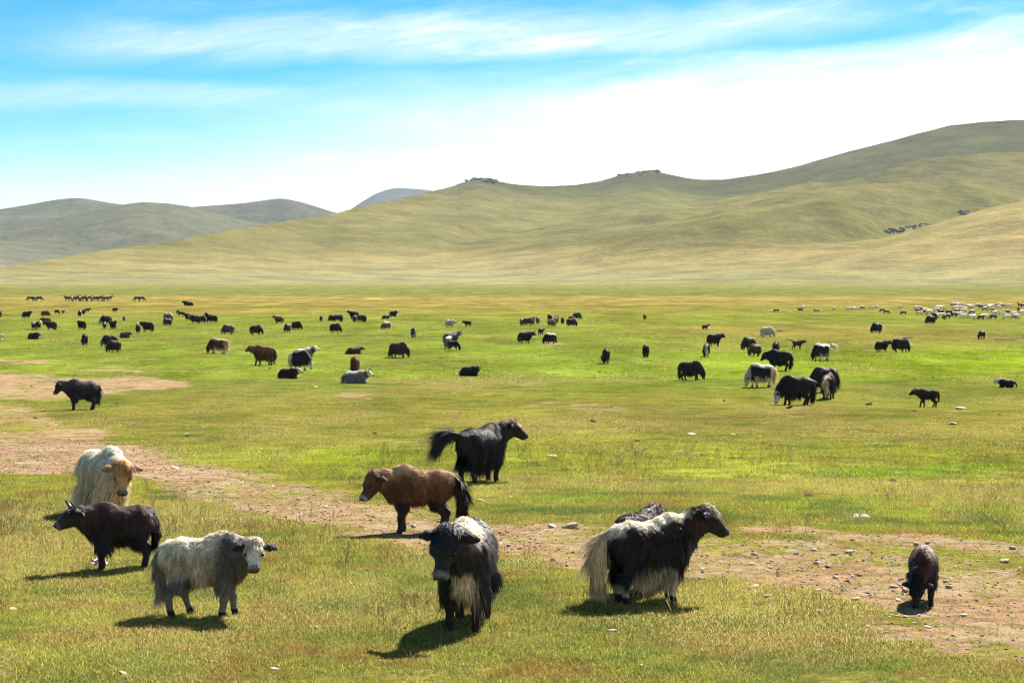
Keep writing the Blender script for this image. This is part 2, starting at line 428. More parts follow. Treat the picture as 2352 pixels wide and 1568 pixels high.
RID_A = [(700, 640), (1000, 566), (1176, 532), (1276, 513), (1376, 496), (1526, 473), (1651, 448), (1751, 428), (1926, 408), (2066, 376), (2126, 361), (2201, 353), (2352, 345), (2800, 370), (4000, 500), (6000, 560)]
RID_B = [(1000, 620), (1350, 545), (1500, 508), (1626, 480), (1726, 459), (1826, 444), (1926, 425), (2026, 412), (2101, 407), (2201, 412), (2276, 424), (2352, 440), (2700, 500), (6000, 600)]
RID_C = [(1150, 620), (1400, 555), (1500, 527), (1600, 505), (1700, 489), (1800, 473), (1870, 467), (1930, 468), (1990, 482), (2040, 507), (2090, 540), (2200, 600), (6000, 640)]
RID_D = [(1200, 640), (1400, 608), (1676, 578), (1826, 563), (2026, 537), (2226, 493), (2352, 466), (2700, 420), (3400, 440), (6000, 560)]
def build_hills():
    A = polar_sheet(math.radians(16.5), 520, math.radians(75), 60, None)
    R = np.concatenate([np.linspace(1650, 5600, 230), np.linspace(5700, 8500, 14)])
    AA, RR = np.meshgrid(A, R)
    X = RR * np.sin(AA); Y = RR * np.cos(AA)
    U = 1176 + FV * np.tan(np.clip(AA, -1.2, 1.2))
    def ridge(P, Rc, R0, p, back):
        t = np.clip((RR - R0) / (Rc - R0), 0, 1)
        # spurs run down the slope askew, not straight towards the viewer
        Us = U + (1 - t) * (110 + 420 * (fbm(X / 520 + 9, Y / 520, 3, 15) - .5)) * smooth(1.0, .8, t)
        Vp = prof(P, Us)
        h = np.maximum(HOR + 2 - Vp, 0) / FV * Rc
        front = np.where(t < 1, t ** p, 1)
        # ease over the crest
        front = front - 0.10 * smooth(.82, 1.0, t) * 0
        b = np.clip((RR - Rc) / back, 0, 3)
        return h * front * np.exp(-b ** 2)
    RcM = np.interp(U, [-3000, 0, 500, 1050, 1500, 2400], [2300, 2500, 3200, 4700, 5000, 5200])
    wob = 1 + 0.05 * (fbm(U / 160, RR / 700, 3, 3) - .5)
    zs = [ridge(MAIN, RcM, np.interp(U, [0, 1200, 2352], [1750, 2000, 2100]), 2.1, 900),
          ridge(RID_A, np.interp(U, [900, 2352], [3300, 4150]), 2050, 2.0, 420),
          ridge(RID_B, np.interp(U, [900, 2352], [2900, 3500]), 2000, 2.1, 330),
          ridge(RID_C, np.interp(U, [900, 2352], [2650, 3000]), 1980, 2.3, 260),
          ridge(RID_D, np.interp(U, [900, 2352], [2350, 2750]), 1850, 1.7, 240)]
    Zs = np.stack(zs, 0)
    k = 5.0
    mx = Zs.max(0)
    Z = mx + k * np.log(np.exp((Zs - mx) / k).sum(0)) - k * math.log(5) * np.exp(-mx / 30)
    det = (fbm(X / 420, Y / 420, 5, 61) - .5) * 44 + (fbm(X / 130, Y / 200, 4, 63) - .5) * 13
    Z = Z + det * 1.5 * smooth(6, 100, mx) * smooth(0.0, .35, 1 - np.clip(RR / RcM, 0, 1)) + 0
    Z = Z - 2.0 - 4 * (1 - smooth(1650, 2000, RR))
    W = np.exp((Zs - mx) / 14); W /= W.sum(0)
    tan = np.array([.235, .180, .072]); olive = np.array([.128, .112, .038]); dark = np.array([.056, .056, .023]); pale = np.array([.172, .168, .075])
    hn = np.clip(mx / 300, 0, 1)
    n1 = fbm(X / 500, Y / 300, 4, 71); n2 = fbm(X / 150, Y / 150, 4, 73)
    c = tan * np.ones(Z.shape + (1,))
    tt = np.stack([np.clip((RR - 1950) / (rc - 1950), 0, 1) for rc in (RcM, np.interp(U, [900, 2352], [3300, 4150]), np.interp(U, [900, 2352], [2900, 3500]), np.interp(U, [900, 2352], [2650, 3000]), np.interp(U, [900, 2352], [2350, 2750]) * 1.6)], 0)
    tw = (tt * W).sum(0)
    k1 = (smooth(.24, .58, tw + (n1 - .5) * .34 + (n2 - .5) * .12) * smooth(.05, .22, hn))[..., None]
    c = c * (1 - k1) + olive * k1
    k2 = (smooth(.42, .85, hn + (n1 - .5) * .3) * (W[0] + .3 * W[1]))[..., None]
    c = c * (1 - k2) + dark * k2
    k3 = (1 - smooth(.0, .16, hn + (n2 - .5) * .05))[..., None] * .9
    c = c * (1 - k3) + pale * k3
    c = c * (0.8 + .4 * n2[..., None])
    # green flush in the hollows
    k4 = smooth(.56, .72, fbm(X / 260, Y / 500, 4, 79))[..., None] * .22
    c = c * (1 - k4) + np.array([.115, .125, .035]) * k4
    # crests stay drier
    nr, na = X.shape
    V = np.stack([X, Y, Z], -1).reshape(-1, 3)
    i, j = np.meshgrid(np.arange(nr - 1), np.arange(na - 1), indexing='ij')
    F = np.stack([i * na + j, i * na + j + 1, (i + 1) * na + j + 1, (i + 1) * na + j], -1).reshape(-1, 4)
    link('hills', set_mesh('hills', V, [F], HILL, True, c.reshape(-1, 3)), kind='structure')
    return A, R, Z
HA, HR, HZ = build_hills()
def hill_point(u, v):
    """first meeting of a line of sight with the hills"""
    a = math.atan((u - 1176) / FV); ia = int(np.argmin(np.abs(HA - a)))
    prev = None
    for k, r in enumerate(HR):
        x, y = r * math.sin(a), r * math.cos(a)
        uu, vv = project(x, y, HZ[k, ia])
        if vv <= v: return np.array([x, y, float(HZ[k, ia])])
    k = int(np.argmin(project(HR * math.sin(a), HR * math.cos(a), HZ[:, ia])[1]))
    return np.array([HR[k] * math.sin(a), HR[k] * math.cos(a), float(HZ[k, ia])])

def far_range(name, P, Rc, R0, back, colA, colB, seed, azl, azr, amp=52):
    A = np.linspace(math.radians(azl), math.radians(azr), 320)
    R = np.concatenate([np.linspace(R0, Rc, 70), np.linspace(Rc, Rc + back * 2.2, 24)[1:]])
    AA, RR = np.meshgrid(A, R)
    X = RR * np.sin(AA); Y = RR * np.cos(AA)
    U = 1176 + FV * np.tan(AA)
    h = np.maximum(HOR + 2 - prof(P, U), 0) / FV * Rc
    t = np.clip((RR - R0) / (Rc - R0), 0, 1)
    b = np.clip((RR - Rc) / back, 0, 3)
    Z = h * t ** 1.35 * np.exp(-b ** 2)
    Z = Z + (fbm(X / 900, Y / 900, 5, seed) - .5) * amp * 4 * smooth(0, .4, t) * (1 - smooth(.72, .98, t)) - 8 * (1 - t)
    n = fbm(X / 700, Y / 900, 4, seed + 5)[..., None]
    k = smooth(.35, .7, t + (n[..., 0] - .5))[..., None]
    c = (np.array(colA) * (1 - k) + np.array(colB) * k) * (.8 + .4 * n)
    nr, na = X.shape
    V = np.stack([X, Y, Z], -1).reshape(-1, 3)
    i, j = np.meshgrid(np.arange(nr - 1), np.arange(na - 1), indexing='ij')
    F = np.stack([i * na + j, i * na + j + 1, (i + 1) * na + j + 1, (i + 1) * na + j], -1).reshape(-1, 4)
    link(name, set_mesh(name, V, [F], HILL, True, c.reshape(-1, 3)), kind='structure')
F1 = [(-2500, 520), (-1200, 470), (-600, 500), (-300, 478), (0, 485), (60, 475), (130, 462), (170, 458), (200, 459), (250, 468), (300, 474), (380, 482), (470, 474), (500, 472), (560, 467), (610, 460),
      (645, 455), (680, 461), (720, 472), (765, 486), (820, 502), (900, 525), (1200, 600), (2500, 640)]
F2 = [(-2500, 560), (-1200, 520), (-600, 560), (-300, 556), (0, 526), (80, 512), (160, 497), (230, 482), (290, 470), (330, 465), (390, 468), (440, 475), (500, 490), (560, 505), (640, 520), (720, 540), (900, 590), (2500, 640)]
FM = [(400, 620), (700, 545), (780, 500), (820, 472), (860, 447), (890, 436), (910, 432), (965, 435), (1050, 446), (1150, 475), (1400, 560), (2500, 640)]
far_range('far_hills', F2, 6400, 4300, 900, (.17, .15, .085), (.085, .085, .050), 101, -40, 12)
far_range('far_hills', F1, 7800, 6300, 1200, (.15, .13, .08), (.070, .072, .048), 111, -40, 14)
far_range('far_mountain', FM, 12500, 9000, 1500, (.045, .052, .058), (.04, .046, .052), 121, -12, 12)  # bluish colours put part of the distance haze into the surface

# ------------------------------------------------------------------ haze
def haze():
    x0, x1, y0, y1, z0, z1 = -15600, 15600, -15600, 15800, -40, 760
    V = [(x, y, z) for x in (x0, x1) for y in (y0, y1) for z in (z0, z1)]
    F = np.array([[0, 1, 3, 2], [4, 6, 7, 5], [0, 4, 5, 1], [2, 3, 7, 6], [0, 2, 6, 4], [1, 5, 7, 3]])
    m = bpy.data.materials.new('haze'); m.use_nodes = True; t = m.node_tree; t.nodes.clear()
    out = t.nodes.new('ShaderNodeOutputMaterial'); pv = t.nodes.new('ShaderNodeVolumePrincipled')
    pv.inputs['Color'].default_value = (0.78, 0.89, 1.0, 1); pv.inputs['Density'].default_value = 1.7e-5; pv.inputs['Anisotropy'].default_value = 0.25
    t.links.new(pv.outputs[0], out.inputs['Volume'])
    link('haze', set_mesh('haze', V, [F], m), kind='stuff')
haze()
# ------------------------------------------------------------------ animals: implicit bodies meshed to one continuous surface
class Prims:
    def __init__(s): s.L = []
    def add(s, a, b, ra, rb, yf=1.0, k=0.05, reg=0):
        s.L.append((np.array(a, float), np.array(b, float), ra, rb, yf, k, reg))
def eval_prims(L, P):
    d = np.full(len(P), 9.0, np.float32)
    for (a, b, ra, rb, yf, k, reg) in L:
        sc_ = np.array([1, 1 / yf, 1])
        rm = max(ra, rb) + .25
        lo = np.minimum(a, b) - rm; hi = np.maximum(a, b) + rm
        m = np.all((P > lo) & (P < hi), axis=1)
        if not m.any(): continue
        Q = P[m]
        ba = (b - a) * sc_; pa = (Q - a) * sc_
        t = np.clip(pa @ ba / max(ba @ ba, 1e-9), 0, 1)
        e = np.linalg.norm(pa - t[:, None] * ba, axis=1) - (ra + t * (rb - ra))
        dm = d[m]
        h = np.clip(0.5 + 0.5 * (dm - e) / k, 0, 1)
        d[m] = dm * (1 - h) + e * h - k * h * (1 - h)
    return d
def nearest_region(L, P):
    best = np.full(len(P), 9.0); reg = np.zeros(len(P), int)
    for (a, b, ra, rb, yf, k, rg) in L:
        sc_ = np.array([1, 1 / yf, 1]); ba = (b - a) * sc_; pa = (P - a) * sc_
        t = np.clip(pa @ ba / max(ba @ ba, 1e-9), 0, 1)
        e = np.linalg.norm(pa - t[:, None] * ba, axis=1) - (ra + t * (rb - ra))
        m = e < best; best[m] = e[m]; reg[m] = rg
    return reg
def surface_nets(L, res, lump=0.0, seed=0):
    lo = np.min([np.minimum(a, b) - max(ra, rb) for (a, b, ra, rb, *_) in L], 0) - 2.5 * res
    hi = np.max([np.maximum(a, b) + max(ra, rb) for (a, b, ra, rb, *_) in L], 0) + 2.5 * res
    n = np.ceil((hi - lo) / res).astype(int) + 1
    ax = [lo[i] + res * np.arange(n[i]) for i in range(3)]
    G = np.stack(np.meshgrid(*ax, indexing='ij'), -1).reshape(-1, 3)
    D = eval_prims(L, G)
    if lump:
        D = D + lump * (fbm(G[:, 0] * 9 + G[:, 1] * 7, G[:, 2] * 7 - G[:, 1] * 9, 3, seed) - .5) * 2
    D = D.reshape(n)
    S = D < 0
    # cell vertices
    cs = np.stack([S[i:n[0] - 1 + i, j:n[1] - 1 + j, k:n[2] - 1 + k] for i in (0, 1) for j in (0, 1) for k in (0, 1)], 0)
    cnt = cs.sum(0); act = (cnt > 0) & (cnt < 8)
    idx = -np.ones(act.shape, int); idx[act] = np.arange(act.sum())
    I, J, K = np.nonzero(act)
    acc = np.zeros((len(I), 3)); w = np.zeros(len(I))
    corners = [(i, j, k) for i in (0, 1) for j in (0, 1) for k in (0, 1)]
    for c1 in corners:
        for axis in range(3):
            if c1[axis]: continue
            c2 = list(c1); c2[axis] = 1
            d1 = D[I + c1[0], J + c1[1], K + c1[2]]; d2 = D[I + c2[0], J + c2[1], K + c2[2]]
            m = (d1 < 0) != (d2 < 0)
            t = np.where(m, d1 / np.where(m, d1 - d2, 1), 0)
            p = np.array(c1, float) + np.zeros((len(I), 3)); p[:, axis] += t
            acc += p * m[:, None]; w += m
    V = lo + res * (np.stack([I, J, K], -1) + acc / w[:, None])
    F = []
    for axis in range(3):
        o1, o2 = (axis + 1) % 3, (axis + 2) % 3
        sl = [slice(0, n[0]), slice(0, n[1]), slice(0, n[2])]
        a_ = list(sl); b_ = list(sl); a_[axis] = slice(0, n[axis] - 1); b_[axis] = slice(1, n[axis])
        s1 = S[tuple(a_)]; s2 = S[tuple(b_)]
        e = np.argwhere(s1 != s2)
        e = e[(e[:, o1] > 0) & (e[:, o2] > 0) & (e[:, o1] < n[o1] - 1) & (e[:, o2] < n[o2] - 1)]
        flip = s1[tuple(e.T)]
        q = []
        for (x, y) in ((1, 1), (0, 1), (0, 0), (1, 0)):
            c = e.copy(); c[:, o1] -= x; c[:, o2] -= y
            q.append(idx[c[:, 0], c[:, 1], c[:, 2]])
        q = np.stack(q, -1)
        q[~flip] = q[~flip][:, ::-1]
        F.append(q)
    return V, np.concatenate(F)

def frame_from(yaw, pitch):
    f = np.array([math.cos(pitch) * math.cos(yaw), math.cos(pitch) * math.sin(yaw), math.sin(pitch)])
    l = np.array([-math.sin(yaw), math.cos(yaw), 0.0])
    return f, l, np.cross(f, l)

POSES = {
    'stand': dict(poll=(.96, 0, 1.10), yaw=0, pitch=-38),
    'alert': dict(poll=(.93, 0, 1.24), yaw=0, pitch=-18),
    'low':   dict(poll=(1.00, 0, .92), yaw=0, pitch=-50),
    'graze': dict(poll=(.90, 0, .46), yaw=0, pitch=-76),
    'grazeside': dict(poll=(.84, .24, .46), yaw=34, pitch=-74),
}
LEGS0 = [(.03, 0), (-.05, 0), (.0, 0), (.10, 0)]           # FL FR HL HR foot shift forward
def yak_prims(pose='stand', legs=None, lie=False, tail=None, slim=0.0, hump=1.0, headsize=1.0, short=False, skirt=0.0):
    pz = dict(POSES.get(pose, POSES['stand'])) if isinstance(pose, str) else dict(pose)
    P = Prims()
    drop = -.43 if lie else 0.0
    s = 1 - slim
    def T(a, b, ra, rb, yf, k=.08, reg=0): P.add((a[0], a[1], a[2] + drop), (b[0], b[1], b[2] + drop), ra * s, rb * s, yf, k, reg)
    T((-.60, 0, .91), (-.45, 0, .91), .205, .265, .88)
    T((-.45, 0, .91), (0, 0, .865), .265, .295, .93)
    T((0, 0, .865), (.34, 0, .86), .295, .305, .88)
    T((-.36, 0, .82), (.25, 0, .79), .235, .25, .98)
    T((.26, 0, 1.00), (.48, 0, .96), .24 * hump, .20, .60, .12)
    T((.38, 0, .99 + .06 * hump), (.30, 0, 1.0), .20, .17, .5, .12)
    T((.46, 0, .76), (.53, 0, .80), .225, .20, .78)
    T((-.69, 0, 1.0), (-.61, 0, .86), .12, .19, .9)
    if skirt:
        T((-.36, 0, .66), (.36, 0, .63), .22 + skirt * .06, .22 + skirt * .06, .9, .1)
    # neck
    poll = np.array(pz['poll'], float); poll[2] += drop
    if lie: poll[2] = max(poll[2], .62)
    f, l, u = frame_from(math.radians(pz.get('yaw', 0)), math.radians(pz.get('pitch', -38)))
    n0 = np.array([.46, 0, .92 + drop]); mid = (n0 + poll) / 2 + np.array([.03, 0, .03])
    if pz.get('mid') is not None: mid = np.array(pz['mid']) + [0, 0, drop]
    P.add(n0, mid, .225 * s, .170 * s, .72, .10, 5); P.add(mid, poll - f * .03, .170 * s, .135, .78, .07, 5)
    P.add((.50, 0, .74 + drop), mid - np.array([0, 0, .13]), .16, .10, .6, .08, 5)
    P.add(mid - np.array([0, 0, .13]), poll + f * .10 - u * .12, .12, .08, .7, .06, 5)
    h = headsize
    def H(x, y, z): return poll + f * x * h + l * y * h + u * z * h
    P.add(H(-.01, 0, -.04), H(.10, 0, -.035), .130 * h, .122 * h, 1.0, .04, 2)
    P.add(H(.08, 0, -.05), H(.33, 0, -.05), .106 * h, .060 * h, 1.0, .04, 2)
    P.add(H(.335, .034, -.062), H(.335, -.034, -.062), .052 * h, .052 * h, 1.0, .03, 2)
    P.add(H(.04, 0, -.13), H(.30, 0, -.115), .085 * h, .042 * h, .8, .05, 2)
    P.add(H(.26, 0, -.13), H(.32, 0, -.12), .035 * h, .038 * h, 1.0, .02, 2)
    for sgn in (1, -1):
        P.add(H(.10, .085 * sgn, .015), H(.14, .095 * sgn, .0), .042 * h, .036 * h, 1.0, .03, 2)
        P.add(H(.0, .11 * sgn, .0), H(-.03, .20 * sgn, -.025), .030 * h, .048 * h, 1.0, .025, 4)
        P.add(H(-.03, .20 * sgn, -.025), H(-.03, .285 * sgn, -.055), .048 * h, .024 * h, 1.0, .02, 4)
    if not lie:
        lg = legs or LEGS0
        for i, (sx, front) in enumerate(((1, True), (-1, True), (1, False), (-1, False))):
            dx, up = lg[i]
            y = .155 * sx
            if front:
                P.add((.38, y * .9, .66), (.33, y * 1.05, .50), .14 * s, .105 * s, .8, .07, 1)
                P.add((.33, y * 1.05, .50), (.37 + dx * .6, y, .30 + up), .100, .062, 1, .05, 1)
                P.add((.37 + dx * .6, y, .30 + up), (.36 + dx, y, .10 + up), .058, .047, 1, .04, 1)
                P.add((.36 + dx, y, .10 + up), (.385 + dx, y, .035 + up), .050, .058, 1, .03, 6)
            else:
                P.add((-.50, y * .8, .80), (-.40 + dx * .3, y * 1.1, .56), .18 * s, .115 * s, .75, .08, 1)
                P.add((-.40 + dx * .3, y * 1.1, .55), (-.63 + dx * .7, y, .36 + up), .125, .064, 1, .05, 1)
                P.add((-.63 + dx * .7, y, .36 + up), (-.57 + dx, y, .11 + up), .060, .048, 1, .04, 1)
                P.add((-.57 + dx, y, .11 + up), (-.54 + dx, y, .035 + up), .050, .056, 1, .03, 6)
    else:
        for sx in (1, -1):
            P.add((.42, .2 * sx, .17), (.66, .16 * sx, .09), .12, .07, 1, .06, 1)
            P.add((.66, .16 * sx, .09), (.50, .20 * sx, .05), .06, .05, 1, .04, 1)
            P.add((-.45, .24 * sx, .20), (-.16, .34 * sx, .11), .19, .10, 1, .08, 1)
            P.add((-.16, .34 * sx, .10), (-.36, .40 * sx, .05), .07, .05, 1, .05, 1)
    # tail
    if tail is None: tail = [(-.76, 0, 1.03), (-.84, 0, .88), (-.855, .01, .66), (-.84, .02, .46)]
    tp = np.array(tail, float)
    if lie: tp = np.array([(-.80, 0, .55), (-.93, .05, .40), (-.98, .14, .22), (-.95, .26, .12)])
    rr = np.linspace(.05, .085 if not short else .05, len(tp)); rr[0] = .06
    if len(tp) > 2: rr[-1] = .05
    for i in range(len(tp) - 1):
        P.add(tp[i], tp[i + 1], rr[i], rr[i + 1], 1, .03, 3)
    XS = .85; L = []; dxp = np.array([poll[0] * (XS - 1), 0, 0])
    for (a, b, ra, rb, yf, k, rg) in P.L:
        if rg in (2, 4): a = a + dxp; b = b + dxp
        else: a = a * [XS, 1, 1]; b = b * [XS, 1, 1]
        L.append((a, b, ra, rb, yf, k, rg))
    poll2 = poll + dxp
    def H2(x, y, z): return poll2 + f * x * h + l * y * h + u * z * h
    return L, dict(H=H2, f=f, l=l, u=u, h=h, poll=poll2, tail=tp * [XS, 1, 1], drop=drop, xs=XS)

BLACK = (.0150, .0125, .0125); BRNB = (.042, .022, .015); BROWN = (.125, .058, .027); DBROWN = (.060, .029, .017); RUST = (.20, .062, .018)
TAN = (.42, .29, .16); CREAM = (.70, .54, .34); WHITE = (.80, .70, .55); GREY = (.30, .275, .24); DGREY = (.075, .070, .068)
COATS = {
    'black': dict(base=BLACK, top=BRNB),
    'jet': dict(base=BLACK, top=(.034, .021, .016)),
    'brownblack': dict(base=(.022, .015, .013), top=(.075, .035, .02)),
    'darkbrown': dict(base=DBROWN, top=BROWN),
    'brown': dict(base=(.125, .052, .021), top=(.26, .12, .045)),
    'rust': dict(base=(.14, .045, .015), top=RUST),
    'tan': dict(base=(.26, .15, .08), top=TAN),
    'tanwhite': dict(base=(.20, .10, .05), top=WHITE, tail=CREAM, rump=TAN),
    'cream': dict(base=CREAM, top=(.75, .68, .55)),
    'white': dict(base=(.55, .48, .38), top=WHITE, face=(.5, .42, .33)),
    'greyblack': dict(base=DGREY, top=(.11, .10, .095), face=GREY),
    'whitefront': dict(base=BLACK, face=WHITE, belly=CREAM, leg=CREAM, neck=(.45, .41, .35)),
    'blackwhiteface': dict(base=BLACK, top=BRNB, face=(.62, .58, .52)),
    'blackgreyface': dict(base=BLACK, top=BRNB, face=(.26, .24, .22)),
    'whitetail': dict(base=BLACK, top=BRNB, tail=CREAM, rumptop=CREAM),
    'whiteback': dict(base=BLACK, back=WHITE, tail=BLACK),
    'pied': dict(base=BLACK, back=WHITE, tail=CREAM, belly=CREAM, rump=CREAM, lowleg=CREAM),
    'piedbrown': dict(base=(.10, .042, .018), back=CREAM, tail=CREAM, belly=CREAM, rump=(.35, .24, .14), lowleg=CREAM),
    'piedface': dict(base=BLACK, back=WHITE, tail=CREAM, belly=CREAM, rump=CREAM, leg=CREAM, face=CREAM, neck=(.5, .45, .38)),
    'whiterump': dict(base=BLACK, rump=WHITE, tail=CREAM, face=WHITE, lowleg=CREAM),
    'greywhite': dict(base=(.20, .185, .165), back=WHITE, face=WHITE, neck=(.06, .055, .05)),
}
def paint(coat, reg, V, info, seed=0):
    C = COATS[coat] if isinstance(coat, str) else coat
    x, y, z = V[:, 0] / info['xs'], V[:, 1], V[:, 2] - info['drop']
    n = fbm(x * 5 + y * 3, z * 4 - y * 5, 4, seed + 300); n2 = fbm(x * 14, z * 10 + y * 12, 3, seed + 310)
    c = np.array(C['base'])[None] * np.ones((len(V), 1))
    def mix(col, k):
        nonlocal c
        k = np.clip(k, 0, 1)[:, None]; c = c * (1 - k) + np.array(col) * k
    tors = ((reg == 0) | (reg == 5) | (reg == 1)).astype(float)
    backz = np.interp(x, [-.8, -.5, 0, .35, .6, .9], [1.08, 1.18, 1.16, 1.27, 1.18, 1.1])
    hd = z - backz
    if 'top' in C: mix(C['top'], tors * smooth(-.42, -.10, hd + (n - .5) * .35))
    if 'shade' in C: mix(C['shade'], tors * smooth(.12, .32, x + (n - .5) * .25) * smooth(-.02, -.14, hd + (n2 - .5) * .1) * .9 + tors * smooth(.25, .36, x + (n - .5) * .2) * .6)  # dark grey shoulder and flank marking of the coat
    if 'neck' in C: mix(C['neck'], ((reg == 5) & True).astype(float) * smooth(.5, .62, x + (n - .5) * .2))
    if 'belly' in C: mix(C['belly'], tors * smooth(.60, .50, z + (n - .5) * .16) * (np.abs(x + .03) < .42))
    if 'brisket' in C: mix(C['brisket'], ((reg == 5) | (reg == 0)) * smooth(.34, .46, x + (n2 - .5) * .1) * smooth(.76, .66, z + (n - .5) * .1) * smooth(.15, .07, np.abs(y - C.get('bry', 0))))
    if 'rump' in C: mix(C['rump'], tors * smooth(-.42, -.58, x + (n - .5) * .22) * smooth(.35, .5, z))
    if 'rumptop' in C: mix(C['rumptop'], tors * smooth(-.56, -.66, x + (n - .5) * .1) * smooth(.95, 1.05, z))
    if 'back' in C: mix(C['back'], tors * smooth(-C.get('backd', .17), -C.get('backd', .17) + .06, hd + (n - .5) * .06 - .12 * smooth(.45, .62, x)) * smooth(.74, .56, x + (n2 - .5) * .15))
    if 'hump' in C: mix(C['hump'], tors * smooth(-.20, -.10, hd + (n - .5) * .1) * smooth(.12, .22, x) * (x < .62))
    legm = (reg == 1) & (z < .52)
    if 'leg' in C: mix(C['leg'], ((reg == 1) & (z < .62)).astype(float))
    if 'lowleg' in C: mix(C['lowleg'], legm * smooth(.40, .32, z) * (x < 0 if C.get('hindonly') else 1))
    if 'band' in C: mix(C['band'], legm * (x < 0) * smooth(.12, .16, z) * smooth(.34, .29, z + (n2 - .5) * .08))
    if 'tail' in C: mix(C['tail'], (reg == 3).astype(float))
    hm = (reg == 2)
    P = V - info['poll']; hx = P @ info['f'] / info['h']; hy = P @ info['l'] / info['h']; hz = P @ info['u'] / info['h']
    nr_ = hm | ((reg == 5) & (np.linalg.norm(P, axis=1) < .24 * info['h']) & (hz > -.05))
    if 'face' in C: mix(C['face'], nr_ * smooth(-.17, -.09, hx + (n2 - .5) * .06))
    if 'brow' in C: mix(C['brow'], nr_ * smooth(.20, .12, hx) * smooth(.0, .04, hz))
    if 'ear' in C: mix(C['ear'], (reg == 4).astype(float))
    # muzzle: nose leather, pale lips, nostrils
    mz = hm * smooth(.30, .345, hx)
    mix(C.get('muzzle', (.10, .09, .085)), mz * .9)
    mix(C.get('nose', (.02, .017, .016)), hm * smooth(.365, .385, hx) * smooth(-.085, -.06, hz))
    ns = np.exp(-(((hx - .392) / .016) ** 2 + ((np.abs(hy) - .038) / .014) ** 2 + ((hz + .055) / .018) ** 2)); mix((.006, .005, .005), hm * ns)
    es = np.exp(-(((hx - .15) / .045) ** 2 + ((np.abs(hy) - .11) / .035) ** 2 + ((hz - .015) / .030) ** 2)); mix((.012, .010, .009), hm * es)
    mix((.012, .01, .01), (reg == 6).astype(float))
    c = c * (.80 + .45 * n2)[:, None]
    return np.clip(c, 0.003, .9)

